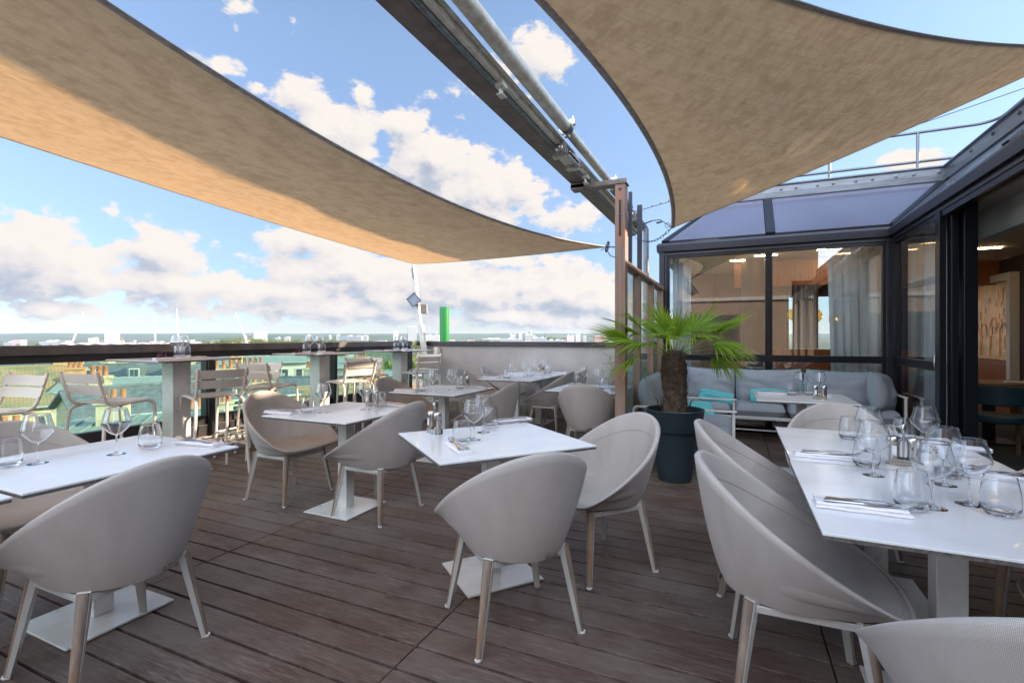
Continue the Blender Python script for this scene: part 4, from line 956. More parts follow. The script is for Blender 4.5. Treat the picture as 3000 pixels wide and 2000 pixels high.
# ================================================================ bar tables
def make_bar():
    root = thing('bar_table')
    MB().box(-.40, .40, -.40, .40, 1.105, 1.115).build('tabletop', M['tabletop'], root, bevel=.0015)
    MB().box(-.4, .4, -.4, .4, 1.098, 1.1045).build('tabletop_edge', M['tableedge'], root)
    MB().prism([(-.22, -.22), (.22, -.22), (.22, .22), (-.22, .22)], 1.085, 1.0975).build('under_plate', M['facade'], root)
    MB().box(-.085, .085, -.085, .085, .013, 1.0845).build('column', M['base'], root, bevel=.003)
    MB().box(-.22, .22, -.22, .22, .002, .0125).build('base_plate', M['base'], root, bevel=.002)
    return root
BT = Proto(make_bar()); BX = -4.96; BY = [3.03, 4.85, 6.55]
for y, lab in zip(BY, ('nearest tall bar table by the glass railing', 'middle tall bar table by the glass railing', 'farthest tall bar table by the glass railing near the leaning pole')):
    o = BT.place((BX, y, 0), 0, lab, 'tall square bar tables along the railing'); o['category'] = 'bar table'

# ================================================================ bar stools (face +x)
def make_stool():
    root = thing('bar_stool'); r_ = .0135
    for s in (1, -1):
        f = MB().tube(catmull([(.245, s*.215, .004), (.228, s*.21, .35), (.215, s*.205, .68), (.20, s*.203, .735), (.16, s*.2, .757), (.05, s*.198, .758), (-.10, s*.195, .748), (-.165, s*.195, .76), (-.205, s*.2, .80), (-.245, s*.205, .92), (-.275, s*.21, 1.035)], 5), r_, 10)
        f.build('side_frame', M['stool'], root, smooth=60)
        MB().tube(catmull([(-.12, s*.195, .738), (-.175, s*.2, .728), (-.205, s*.206, .69), (-.222, s*.213, .55), (-.26, s*.24, .004)], 5), r_, 10).build('rear_leg', M['stool'], root, smooth=60)
    b = MB()
    for k in range(5):
        x0 = -.155+k*.068; x1 = x0+.062
        def fn(i, j):
            y = -.19+.38*i/14; x = x0+(x1-x0)*(j % 2 if j < 2 else 1-(j % 2)); u = (x+.155)/.34
            z = .762-.022*math.sin(math.pi*min(1, max(0, u)))*math.cos(y/.19*math.pi/2)*1.1+(.006 if u > .9 else 0)
            return (x, y, z+(.004 if j in (0, 1) else -.004))
        b.grid(fn, 15, 4, cv=True)
    b.build('seat', M['stool'], root, smooth=35)
    for z0, nm in ((.965, 'back_slat'), (.872, 'back_slat')):
        b = MB(); NN = 19
        def fn2(i, j):
            y = -.235+.47*i/(NN-1); e = abs(y)/.235; hh = .040*(1-max(0, e-.9)*6.5*.55)
            bow = -.020*math.cos(y/.235*math.pi/2); lean = (z0-.9)*-.27
            x = -.228+lean+bow
            zz = z0+.012+(hh if j in (1, 2) else -hh)
            return (x+(.005 if j in (0, 1) else -.004)+(-.27*(hh if j in (1, 2) else -hh)), y, zz)
        b.grid(fn2, NN, 4, cv=True); b.f += [(0, 1, 2, 3), tuple(4*(NN-1)+k for k in (3, 2, 1, 0))]
        b.build(nm, M['stool'], root, smooth=40)
    b = MB(); z = .285
    b.tube([(.231, -.211, z), (.231, .211, z)], .010, 8); 
    for s in (1, -1): b.tube(catmull([(.231, s*.211, z), (.0, s*.16, z+.01), (-.243, s*.226, z)], 6), .009, 8)
    b.tube([(-.243, -.226, z+.03), (-.243, .226, z+.03)], .009, 8)
    b.build('footrest', M['stool'], root, smooth=60)
    return root
ST = Proto(make_stool()); SG = 'slatted clay white bar stools along the railing'
for x, y, a, lab in [
 (-5.14, 1.74, -80, 'slatted bar stool at the left picture edge with sunlight across its back'),
 (-4.98, 2.50, 99, 'slatted bar stool left of the nearest bar table, sunlit along its legs'),
 (-4.62, 3.16, 164, 'slatted bar stool closest to the camera, seen from behind at the nearest bar table'),
 (-5.0, 3.84, -82, 'slatted bar stool on the far side of the nearest bar table, facing left'),
 (-4.98, 4.10, 98, 'slatted bar stool back to back with its neighbour, left of the middle bar table'),
 (-4.50, 4.90, 165, 'slatted bar stool seen from behind at the middle bar table'),
 (-4.98, 5.62, -82, 'slatted bar stool on the far side of the middle bar table'),
 (-4.96, 5.80, 98, 'slatted bar stool left of the farthest bar table'),
 (-4.60, 6.60, 160, 'slatted bar stool seen from behind at the farthest bar table'),
 (-4.93, 7.20, -75, 'slatted bar stool in the corner under the leaning pole')]:
    o = ST.place((x, y, 0), R(a), lab, SG); o['category'] = 'bar stool'

# ================================================================ tableware
def make_wine():
    root = thing('wine_glass'); 
    prof = [(.001, .006), (.010, .0055), (.024, .0045), (.038, .002), (.039, .001)]
    MB().lathe([(.0385, .0), (.039, .0012), (.030, .0035), (.014, .0065), (.006, .011), (.0042, .020), (.0036, .05), (.0036, .085), (.0055, .094)], 28, cap1=True).build('stem', M['clear'], root, smooth=50)
    out = catmull([(.0055, .094, 0), (.022, .102, 0), (.040, .119, 0), (.0555, .138, 0), (.0600, .150, 0), (.0572, .166, 0), (.0510, .190, 0), (.0435, .222, 0)], 4)
    p = [(q.x, q.y) for q in out]; p += [(.0435, .2226), (.0424, .2222)]+[(max(.0005, q.x-.0011), q.y+.0008) for q in reversed(out)]
    MB().lathe(p, 36, cap0=False, cap1=True).build('bowl', M['clear'], root, smooth=60)
    return root
def make_tumbler():
    root = thing('tumbler')
    out = catmull([(.030, .0, 0), (.040, .004, 0), (.0495, .022, 0), (.0515, .045, 0), (.0485, .080, 0), (.0405, .124, 0)], 5)
    inn = catmull([(.0388, .1242, 0), (.0470, .080, 0), (.0498, .045, 0), (.0475, .024, 0), (.036, .0145, 0), (.018, .0118, 0), (.001, .0112, 0)], 5)
    p = [(.001, .0012), (.022, .0012), (.027, .0)]+[(q.x, q.y) for q in out]+[(.0399, .1250)]+[(q.x, q.y) for q in inn]
    MB().lathe(p, 40, cap0=True, cap1=True).build('glass_wall', M['clear'], root, smooth=60)
    return root
def make_napkin(L=.262, w_=.088):
    root = thing('napkin')
    rr = random.Random(5)
    b = MB()
    # rolled fold: rounded long side, layered other side
    def layer(z0, z1, x0, x1, y0, y1, k):
        prof = [(y0+.004, z0), (y1-.006, z0), (y1-.001, z0+.25*(z1-z0)), (y1, (z0+z1)/2), (y1-.001, z0+.75*(z1-z0)), (y1-.006, z1), (y0+.004, z1), (y0, (z0+z1)/2)]
        n = 16; vs = []
        for i in range(n+1):
            x = x0+(x1-x0)*i/n
            for (yy, zz) in prof: vs.append((x+.0015*math.sin(yy*90+k), yy+.0015*math.sin(x*40+k*2), zz+(.0012*math.sin(x*55+k*3) if zz > z0+.001 else 0)))
        m_ = len(prof); fs = [(i*m_+j, i*m_+(j+1) % m_, (i+1)*m_+(j+1) % m_, (i+1)*m_+j) for i in range(n) for j in range(m_)]
        fs += [tuple(range(m_-1, -1, -1)), tuple(n*m_+j for j in range(m_))]
        b.add(vs, fs)
    layer(.0006, .0085, -L/2, L/2, -w_/2, w_/2-.006, 0); layer(.0090, .0195, -L/2+.004, L/2-.004, -w_/2+.012, w_/2, 1)
    b.build('folded_cloth', M['linen'], root, smooth=50); return root
def make_fork():
    root = thing('fork'); L = .20
    def prof(i): return 0
    b = MB(); pts = [(-.112, .0095, .0012), (-.108, .0120, .0018), (-.07, .0098, .0025), (-.03, .0055, .0055), (.02, .0042, .0075), (.038, .0055, .0060), (.050, .0105, .0025), (.060, .0125, .0015)]
    vs = []
    for x, hw, z in pts:
        for (sy, dz) in ((-1, 0), (-.4, .0016), (.4, .0016), (1, 0), (.4, -.0010), (-.4, -.0010)): vs.append((x, sy*hw, z+dz+.0012))
    n = len(pts); fs = [(i*6+j, i*6+(j+1) % 6, (i+1)*6+(j+1) % 6, (i+1)*6+j) for i in range(n-1) for j in range(6)]+[tuple(range(5, -1, -1)), tuple((n-1)*6+j for j in range(6))]
    b.add(vs, fs); b.build('handle', M['cutlery'], root, smooth=50)
    b = MB()
    for k in range(4):
        y = (-.0107+k*.00713)
        b.tube([(.0585, y, .0030), (.075, y, .0022), (.090, y*.95, .0075), (.108, y*.9, .0165)], [.0023, .0022, .0019, .0009], 6, flat=.8)
    b.build('tines', M['cutlery'], root, smooth=60); return root
def make_knife():
    root = thing('knife'); b = MB()
    vs = []; pts = [(-.105, .006, .004), (-.10, .008, .0045), (-.05, .007, .005), (.0, .0055, .0045), (.008, .005, .0035)]
    for x, hw, hz in pts:
        for a in range(8): vs.append((x, hw*math.cos(a*math.pi/4), .004+hz*.8*math.sin(a*math.pi/4)))
    n = len(pts); b.add(vs, [(i*8+j, i*8+(j+1) % 8, (i+1)*8+(j+1) % 8, (i+1)*8+j) for i in range(n-1) for j in range(8)]+[tuple(range(7, -1, -1)), tuple((n-1)*8+j for j in range(8))])
    b.build('handle', M['cutlery'], root, smooth=50)
    MB().prism([(.008, -.005), (.03, -.009), (.085, -.0095), (.105, -.004), (.112, .006), (.008, .005)], .0035, .0048).build('blade', M['cutlery'], root)
    return root
def make_shakers():
    root = thing('condiment_set')
    MB().lathe([(.001, 0), (.031, 0), (.031, .003), (.02, .0035)], 20, c=(-.034, 0, 0)).lathe([(.001, 0), (.031, 0), (.031, .003), (.02, .0035)], 20, c=(.034, 0, 0)).box(-.05, .05, -.026, -.023, .0035, .030).box(-.05, .05, .023, .026, .0035, .030).lathe([(.0035, .003), (.0035, .145), (.0075, .1455), (.0085, .150), (.0085, .178), (.006, .182)], 12).build('holder', M['steel'], root, smooth=40)
    for s, fill in ((-1, 'salt'), (1, 'pepper')):
        c = (s*.034, 0, .0045)
        q = MB().lathe([(.0225, .0), (.0225, .034), (.0215, .035), (.0215, .086), (.0225, .087), (.0225, .090)], 24, c=c).build('mill' if s > 0 else 'shaker', M['steel'], root, smooth=30)
        MB().lathe([(.0228, .0915), (.0232, .094), (.0232, .116), (.020, .1205), (.001, .1215)], 24, c=c).build('lid', M['steel'], q, smooth=40)
        b = MB(); 
        for f_ in (0, 180): b.box(-.008, .008, -.0232, -.0205, .040, .082, Matrix.Translation(c) @ Matrix.Rotation(R(f_), 4, 'Z'))
        b.build('window', M[fill], q)
    return root
def make_votive():
    root = thing('candle_holder')
    p = [(.024, 0), (.034, .004), (.037, .03), (.038, .055), (.036, .055), (.034, .03), (.031, .008), (.001, .006)]
    MB().lathe(p, 28, cap0=True, cap1=False).build('glass_cup', M['votive'], root, smooth=50)
    b = MB(); b.lathe([(.0375, .018), (.0395, .021), (.0375, .024)], 28, cap0=False, cap1=False); b.lathe([(.038, .036), (.040, .039), (.038, .042)], 28, cap0=False, cap1=False); b.build('glass_rib', M['votive'], root, smooth=60)
    return root
WG, TU, NA, FO, KN, SH, VO = (Proto(f()) for f in (make_wine, make_tumbler, make_napkin, make_fork, make_knife, make_shakers, make_votive))
TZ = .7502
def put(pr_, x, y, z, a, lab, grp, cat):
    o = pr_.place((x, y, z), R(a), lab, grp); o['category'] = cat; return o
def wine(px, py, lab, z=TZ): x, y = P(px, py, z) if px > 20 else (px, py); put(WG, x, y, z, rnd.uniform(0, 90), 'balloon wine glass '+lab, 'stemmed wine glasses on the tables', 'wine glass')
def tumb(px, py, lab, z=TZ): x, y = P(px, py, z) if px > 20 else (px, py); put(TU, x, y, z, rnd.uniform(0, 90), 'clear stemless tumbler '+lab, 'stemless water tumblers on the tables', 'tumbler')
def setting(px, py, a, lab, z=TZ, cut=True, flip=1):
    x, y = P(px, py, z) if px > 20 else (px, py)
    put(NA, x, y, z, a+(180 if flip < 0 else 0), 'folded white napkin '+lab, 'folded white napkins', 'napkin')
    if cut:
        ca, sa = math.cos(R(a)), math.sin(R(a))
        def off(u, v_): return x+u*ca-v_*sa, y+u*sa+v_*ca
        fx, fy = off(.030, .012); kx, ky = off(.0, -.012)
        _f = put(FO, fx, fy, z+.0208, a-3, 'fork on the napkin '+lab, 'steel forks', 'fork'); _f.scale = (1.12, 1.25, 1.2)
        put(KN, kx, ky, z+.0204, a+2, 'knife on the napkin '+lab, 'steel knives', 'knife')
def shak(px, py, a, lab, z=TZ): x, y = P(px, py, z); put(SH, x, y, z, a, 'steel salt and pepper set '+lab, 'steel salt and pepper sets', 'salt and pepper')
# left foreground table
wine(110, 1357, 'at the left end of the left foreground table'); wine(341, 1330, 'in the middle of the left foreground table')
tumb(440, 1312, 'near the napkin on the left foreground table'); tumb(22, 1366, 'cut off by the left picture edge')
setting(586, 1303, 188, 'on the right end of the left foreground table')
# left middle table
wine(947, 1208, 'left on the left middle table'); wine(1070, 1199, 'right on the left middle table')
tumb(902, 1210, 'left on the left middle table'); tumb(1113, 1192, 'beside the steel mills on the left middle table')
shak(1090, 1187, 20, 'on the left middle table')
setting(822, 1211, 4, 'on the left end of the left middle table'); setting(1152, 1189, 176, 'on the right end of the left middle table')
# angled centre table
wine(1388, 1288, 'nearest on the angled centre table'); wine(1416, 1266, 'tallest looking on the angled centre table')
tumb(1353, 1297, 'in front on the angled centre table'); tumb(1436, 1249, 'at the back of the angled centre table')
shak(1273, 1268, -25, 'at the left corner of the angled centre table')
setting(1346, 1317, 137, 'at the near corner of the angled centre table'); setting(1502, 1235, 232, 'at the back corner of the angled centre table')
# small table in front of the wall
wine(1269, 1144.5, 'left on the small table before the wall'); wine(1323, 1141, 'right on the small table before the wall')
tumb(1238, 1145, 'left on the small table before the wall'); tumb(1349, 1138, 'right on the small table before the wall')
shak(1362, 1134, 10, 'on the small table before the wall')
setting(1190, 1146, 3, 'on the left end of the small table before the wall'); setting(1395, 1136, 178, 'on the right end of the small table before the wall')
# double table at the wall
for px, py, l in ((1501, 1108, 'nearest on the double table by the wall'), (1539, 1104, 'second from the left on the double table by the wall'), (1570, 1097, 'third from the left on the double table by the wall'), (1596, 1092, 'farthest right on the double table by the wall')): wine(px, py, l)
for px, py, l in ((1485, 1108, 'nearest on the double table by the wall'), (1553, 1102, 'in the middle of the double table by the wall'), (1606, 1092, 'farthest on the double table by the wall')): tumb(px, py, l)
shak(1586, 1091, 5, 'on the double table by the wall')
for px, py, a, l in ((1437, 1107, 2, 'nearest left on the double table by the wall'), (1590, 1099, 180, 'nearest right on the double table by the wall'), (1512, 1095.5, 2, 'far left on the double table by the wall'), (1636, 1091.5, 180, 'far right on the double table by the wall')): setting(px, py, a, l, cut=(a == 180))
# table by the timber post
wine(1711, 1128, 'left on the table beside the timber post'); wine(1753, 1139, 'right on the table beside the timber post')
tumb(1694, 1128, 'left on the table beside the timber post'); tumb(1770, 1141, 'right on the table beside the timber post')
setting(1676, 1128, 270, 'at the back of the table beside the timber post'); setting(1788, 1143, 88, 'at the front of the table beside the timber post')
# lounge table
wine(2346, 1155, 'left on the table in front of the sofa'); wine(2401, 1152, 'right on the table in front of the sofa')
tumb(2321, 1158, 'left on the table in front of the sofa'); tumb(2371, 1157, 'right on the table in front of the sofa')
shak(2402, 1169, 0, 'on the table in front of the sofa')
setting(2262, 1154, 2, 'on the table in front of the sofa')
# big double table at right
for px, py, l in ((2559, 1392, 'left of the steel mills on the double table at right'), (2546, 1322, 'farthest left on the double table at right'), (2711, 1322, 'farthest right on the double table at right'), (2767, 1420, 'behind the two foreground glasses on the double table at right'), (2733, 1487, 'left of the foreground pair on the double table at right'), (2840, 1477, 'right of the foreground pair on the double table at right')): wine(px, py, l)
for px, py, l in ((2538, 1366, 'beside the middle napkin on the double table at right'), (2489, 1286, 'farthest left on the double table at right'), (2649, 1290, 'behind the steel mills on the double table at right'), (2672, 1491, 'in front of the steel mills on the double table at right'), (2779, 1398, 'behind the foreground wine glasses on the double table at right'), (2931, 1507, 'nearest the right picture edge on the double table at right')): tumb(px, py, l)
shak(2647, 1362, -8, 'on the double table at right')
setting(2420, 1340, 0, 'on the far half of the double table at right'); setting(2520, 1492, 0, 'on the near left corner of the double table at right')
setting(2935, 1402, 180, 'on the right side of the double table'); setting(2800, 1316, 180, 'at the back right of the double table at right', cut=False)
# bar tables
for i, (yb, l) in enumerate(zip(BY, ('nearest', 'middle', 'farthest'))):
    z = 1.1152; q = f'on the {l} bar table'
    bx = BX
    a = math.radians
    def at(px, x_): an = math.atan((px-CXP)/FPX)-YAW; return x_, x_/math.tan(an)
    W1 = [(519, 535), (906, 936), (1165, 1181)][i]; T1_ = [(526, 541), (898, 942), (1160, 1185)][i]; C1_ = [473, 868, 1124][i]
    for k, (pw, pt) in enumerate(zip(W1, T1_)):
        sd_ = ('left', 'right')[k]
        x, y = at(pw, BX-.02+.02*k); wine(x, y, sd_+' '+q, z)
        x, y = at(pt, BX+.09); tumb(x, y, sd_+' '+q, z)
    x, y = at(C1_, BX-.12); put(VO, x, y, z, 0, 'purple glass candle holder '+q, 'purple glass candle holders', 'candle holder')
    x, y = at((500, 890, 1150)[i], BX+.26); setting(x, y, 80, 'left '+q, z, cut=False)
    x, y = at((566, 955, 1192)[i], BX+.20); setting(x, y, 100, 'right '+q, z, cut=False)
# ================================================================ palm in a tall planter
PX, PY = -.505, 4.80
t = thing('planter', 'tall tapering anthracite plastic planter holding the palm', 'planter', (PX, PY, 0))
W(MB().lathe([(.13, .0), (.147, .006), (.150, .02), (.212, .452), (.216, .462), (.236, .464), (.240, .470), (.258, .640), (.264, .652), (.258, .660), (.248, .655), (.240, .58)], 56, c=(PX, PY, 0), cap1=False), 'pot', 'pot', t, smooth=35)
W(MB().lathe([(.238, .585), (.05, .60)], 40, c=(PX, PY, 0), cap0=False), 'soil', 'soil', t)
pt = thing('palm_tree', 'small fan palm with a shaggy brown trunk standing in the dark planter', 'palm', (PX, PY, .59))
pr = random.Random(11)
nz = 40
def tr_r(z, a): return .088+.026*math.exp(-((z-.98)/.17)**2)+.004*math.sin(a*5+z*30)+.022*math.exp(-((z-.66)/.1)**2)+.018*mnoise.noise(Vector((math.cos(a)*2, math.sin(a)*2, z*11)))+.006*mnoise.noise(Vector((math.cos(a)*9, math.sin(a)*9, z*40)))
def trf(i, j):
    a = 2*math.pi*i/48; z = .59+(1.20-.59)*j/(nz-1); r = tr_r(z, a)*(1-.25*max(0, (z-1.12)/.08)); return (PX+.012*math.sin(z*4)+r*math.cos(a), PY+r*math.sin(a), z)
trk = W(MB().grid(trf, 48, nz, cu=True), 'trunk', 'trunk', pt, smooth=180)
b = MB()
for k in range(1500):
    a = pr.uniform(0, 2*math.pi); z = pr.uniform(.60, 1.20); r = tr_r(z, a)-.006
    ln = pr.uniform(.03, .085); d = Vector((math.cos(a), math.sin(a), 0)); tng = Vector((-math.sin(a), math.cos(a), 0))
    p0 = Vector((PX+.012*math.sin(z*4), PY, z))+d*r; lean = pr.uniform(-.6, .6); upk = pr.uniform(-.5, 1.0)
    p1 = p0+(d*pr.uniform(.10, .40)+tng*lean+Vector((0, 0, upk))).normalized()*ln*.6; p2 = p1+(d*.45*pr.random()+tng*lean*1.3+Vector((0, 0, upk*.6-.3))).normalized()*ln*.5
    wv_ = tng*pr.uniform(.0008, .0028)
    b.add([p0-wv_, p0+wv_, p1+wv_*.8, p1-wv_*.8, p2], [(0, 1, 2, 3), (3, 2, 4)])
def stub(a, z, ln, mb):
    d = Vector((math.cos(a), math.sin(a), 0)); r = tr_r(z, a)-.01; p0 = Vector((PX, PY, z))+d*r; tng = Vector((-math.sin(a), math.cos(a), 0))
    p1 = p0+(d*.6+Vector((0, 0, .9)))*ln; w1 = pr.uniform(.006, .014)
    mb.tube([p0, (p0+p1)/2+d*.008, p1+tng*pr.uniform(-.01, .01)], [w1, w1*.8, .003], 6, flat=.4)
for k in range(110): stub(k*2.39996, .62+.56*k/110, pr.uniform(.025, .06), b)
W(b, 'fibres', 'fibre', pt, fix=False)
sm = MB(); 
for a in (3.5, 5.9): 
    d = Vector((math.cos(a), math.sin(a), 0)); p0 = Vector((PX, PY, .66))+d*.10; sm.tube([p0, p0+d*.05+Vector((0, 0, .03)), p0+d*.06+Vector((0, 0, .08)), p0+d*.09+Vector((0, 0, .105))], [.008, .006, .005, .002], 6)
W(sm, 'old_leaf_stalks', 'trunk', pt)
def frond(az_, el_, plen, flen, droop, nseg=26, spread=150, roll=0.0, curl=.2):
    """one fan leaf: stalk and a pleated fan of narrow segments"""
    d = Vector((math.cos(az_)*math.cos(el_), math.sin(az_)*math.cos(el_), math.sin(el_)))
    base = Vector((PX+.02*math.cos(az_), PY+.02*math.sin(az_), 1.14))
    pts = []; p = base.copy(); dd = d.copy()
    for k in range(9): pts.append(p.copy()); p = p+dd*plen/8; dd = (dd+Vector((0, 0, -droop*.05))).normalized()
    st = W(MB().tube(pts, [.0075-.0005*k for k in range(9)], 6, flat=.6), 'stalk', 'petiole', pt, smooth=60)
    hub = pts[-1]; ax = dd; side = ax.cross(Vector((0, 0, 1))).normalized(); nr = side.cross(ax).normalized()
    rm = Matrix.Rotation(roll, 3, ax); side = rm @ side; nr = rm @ nr
    mb = MB()
    for k in range(nseg):
        f = (k/(nseg-1)-.5); th = R(spread)*f
        L = flen*(1-.42*abs(f*2)**2.2)*pr.uniform(.9, 1.05); wd = .0125*(1-.3*abs(f*2))
        sd = (ax*math.cos(th)+side*math.sin(th)).normalized()
        perp = nr.cross(sd).normalized(); q = hub.copy(); dr = sd+nr*.10; rows = []
        hang = droop*pr.uniform(.7, 1.3)+curl*abs(f)*2+(pr.random() < .12)*1.0
        NS = 7
        for s in range(NS+1):
            t_ = s/NS; ww = wd*(.35+1.3*t_ if t_ < .42 else .9*max(0.0, 1-(t_-.42)/.58)**.75+.02)
            rows.append((q.copy(), ww, t_))
            dr = (dr+Vector((0, 0, -hang*.055*(1+t_*2.2)))).normalized(); q = q+dr*L/NS
        vs = []; uvs = []
        for (c, ww, t_) in rows:
            vs += [c-perp*ww+nr*ww*.45, c, c+perp*ww+nr*ww*.45]; uvs += [(0, t_)]*3
        mb.add(vs, [(3*s+j, 3*s+j+1, 3*s+j+4, 3*s+j+3) for s in range(NS) for j in (0, 1)], None, uvs)
    o = mb.build('fan_leaf', 'frond', st, fix=False); o.matrix_parent_inverse = (st.matrix_parent_inverse @ Matrix.Identity(4)).copy() if False else Matrix.Translation(pt.location).inverted()@Matrix.Identity(4)
    o.matrix_parent_inverse = Matrix.Identity(4)
    return st
# image right is (cos yaw, sin yaw); azimuths measured from that
RGT = YAW
for (a, e, pl, fl_, dr, sp_a, ro) in [
    (4, 30, .42, .48, .08, 60, .1), (-8, 22, .34, .44, 1.0, 130, .2), (14, 40, .38, .42, .7, 120, -.2), (-30, 32, .34, .42, 1.2, 150, .2), (30, 48, .34, .40, .5, 140, .3),
    (172, 20, .40, .47, .15, 100, .5), (186, 30, .34, .42, .8, 140, -.2), (160, 38, .36, .42, .5, 120, .2), (205, 32, .32, .40, 1.2, 150, .2), (158, 44, .36, .40, .1, 55, .2),
    (60, 52, .24, .34, .5, 130, .1), (100, 60, .22, .34, .4, 120, .2), (130, 52, .26, .34, .5, 110, 0), (-70, 44, .28, .36, 1.2, 130, .0), (-95, 64, .20, .33, .5, 90, .3), (-120, 42, .30, .38, 1.1, 140, -.1), (75, 42, .34, .38, .9, 140, 0),
    (-45, 58, .28, .38, .5, 120, .4), (-140, 60, .28, .38, .4, 120, -.3), (0, 12, .34, .40, 1.3, 140, -.3), (192, 14, .34, .40, 1.3, 140, .3)]:
    frond(RGT+R(a), R(e), pl, fl_, dr, spread=sp_a, roll=ro, nseg=26 if sp_a > 90 else 15)

# bamboo behind the screen
def bamboo(x, y, h, lab, n=9, sp=.22):
    t = thing('bamboo_plant', lab, 'bamboo', (x, y, 0)); q = random.Random(int(x*100)+int(y*10)); b = MB(); lf = MB()
    for k in range(n):
        a = q.uniform(0, 6.28); r0 = q.uniform(0, sp*.5); top = Vector((x+math.cos(a)*(r0+sp*.55), y+math.sin(a)*(r0+sp*.55), h*q.uniform(.75, 1))); p0 = Vector((x+math.cos(a)*r0, y+math.sin(a)*r0, .3))
        pts = [p0.lerp(top, s/7)+Vector((math.cos(a), math.sin(a), 0))*.06*(s/7)**2 for s in range(8)]; b.tube(pts, [.006-.0006*s for s in range(8)], 5)
        for m_ in range(70):
            c = pts[q.randint(1, 7)]+Vector((q.uniform(-.10, .10), q.uniform(-.10, .10), q.uniform(-.08, .08))); d = Vector((q.uniform(-1, 1), q.uniform(-1, 1), q.uniform(-.9, .25))).normalized(); l = q.uniform(.05, .10); s_ = d.cross(Vector((q.uniform(-1, 1), q.uniform(-1, 1), q.uniform(-1, 1)))).normalized()*.006
            lf.add([c, c+d*l*.4+s_, c+d*l, c+d*l*.4-s_], [(0, 1, 2, 3)])
    W(b, 'canes', 'petiole', t); W(lf, 'foliage', 'bamboo', t, fix=False)
    W(MB().box(x-.16, x+.16, y-.16, y+.16, 0, .34), 'trough', 'pot', t, bevel=.01)
bamboo(-1.38, 6.9, 1.30, 'wispy bamboo plant showing left of the timber post against the wall')
bamboo(-1.22, 7.42, 1.12, 'dense bamboo plant seen through the glass screen near the wall corner', 14, .2)
bamboo(-1.24, 6.35, 1.08, 'low bamboo plant seen through the glass screen behind the palm', 12, .2)

# ================================================================ lounge sofa
sf = thing('lounge_sofa', 'long grey outdoor sofa with a white tubular frame along the front window', 'sofa', (.9, 7.3, 0))
af = thing('lounge_armchair', 'deep grey lounge seat with a white frame beside the glass screen', 'lounge chair', (-.5, 5.6, 0))
def pillow(c, sx, sy, sz, rot, name, m, root, pipe=True, seed=0, puff=2.6, sag=0.0, wrinkle=.008):
    """stuffed cushion: width sx, height sz, thickness sy, pinched corners, seam piping"""
    mt = Matrix.Translation(c) @ rot; NU, NV = 34, 26
    def side(s):
        def fn(i, j):
            u = -1+2*i/(NU-1); v_ = -1+2*j/(NV-1)
            e = max(0, (1-abs(u)**puff))**.5*max(0, (1-abs(v_)**puff))**.5
            px = u*sx/2*(1-.05*(v_*v_)*(abs(u)**2)); pz = v_*sz/2*(1-.07*(1-u*u)*(v_ > 0)*0-.05*u*u*abs(v_))
            pz -= sag*(1-u*u)*(v_+1)/2
            wn = mnoise.noise(Vector((u*2.2+seed, v_*1.6, s*3+seed)))*wrinkle*1.6+wrinkle*.9*math.sin(10*(v_+.35*u)+seed+3*mnoise.noise(Vector((u*2, v_*2, seed))))*max(0, mnoise.noise(Vector((u*1.5+5, v_*1.5, seed)))+.25)
            ed = (abs(u)**6+abs(v_)**6); wn += wrinkle*.7*math.sin(u*42+seed)*abs(v_)**5*(1-abs(v_)) * 6
            return (px, s*(sy/2*e+wn*min(1, e*2)), pz)
        return fn
    b = MB().grid(side(1), NU, NV, mtx=mt).grid(side(-1), NU, NV, mtx=mt)
    cu = W(b, name, m, root, smooth=180)
    if pipe:
        f = side(0); pts = [mt @ Vector(f(i, j)) for i, j in [(i, 0) for i in range(NU)]+[(NU-1, j) for j in range(NV)]+[(i, NV-1) for i in range(NU-1, -1, -1)]+[(0, j) for j in range(NV-1, -1, -1)]]
        rel(MB().tube(pts, .0045, 6).build('piping', 'piping', smooth=60), root).name = 'piping'
    return cu
def I3(): return Matrix.Identity(4)
def RX_(a): return Matrix.Rotation(R(a), 4, 'X')
def RZ_(a): return Matrix.Rotation(R(a), 4, 'Z')
# frame of the long sofa x -0.02..1.80, y 6.98..7.62
fr = MB(); fr.box(-.02, 1.80, 6.97, 6.995, .275, .315).box(-.02, 1.80, 7.58, 7.605, .275, .315)
for x in (-.02, .90, 1.775): fr.box(x, x+.025, 6.996, 7.579, .28, .31)
fr.box(-.02, 1.80, 6.975, 6.99, .135, .150)
for x in (-.02, 1.775):
    fr.box(x, x+.026, 6.968, 6.996, 0, .274).box(x, x+.026, 7.58, 7.606, 0, .274)
fr.box(1.775, 1.801, 6.968, 6.996, .316, .62).box(1.765, 1.811, 6.97, 7.60, .621, .636).box(1.775, 1.801, 7.58, 7.606, .316, .62)
W(fr, 'frame', 'white', sf, bevel=.004)
for i, (xa, xb) in enumerate(((0.0, .60), (.61, 1.20), (1.21, 1.765))):
    pillow(((xa+xb)/2, 7.27, .385), xb-xa, .17, .62, RX_(90), 'seat_cushion', 'cushion', sf, False, i, 9, wrinkle=.004)
for i, (xa, xb) in enumerate(((-.63, .0), (.025, .825), (.85, 1.66))):
    pillow(((xa+xb)/2, 7.48, .655), xb-xa, .24, .50, RX_(-9) @ Matrix.Rotation(R((1.5, -1, 1)[i]), 4, 'Y'), 'back_cushion', 'cushion', sf, True, i+3.3, 2.7, .030, .015)
pillow((-.34, 7.27, .385), .60, .17, .62, RX_(90), 'seat_cushion', 'cushion', sf, False, 7, 9, wrinkle=.004)
W(MB().box(-.66, -.03, 6.97, 6.995, .275, .315).box(-.66, -.03, 7.58, 7.605, .275, .315).box(-.66, -.635, 6.996, 7.579, .275, .315).box(-.66, -.634, 6.97, 6.996, 0, .274).box(-.66, -.634, 7.58, 7.606, 0, .274), 'frame', 'white', sf, bevel=.004)
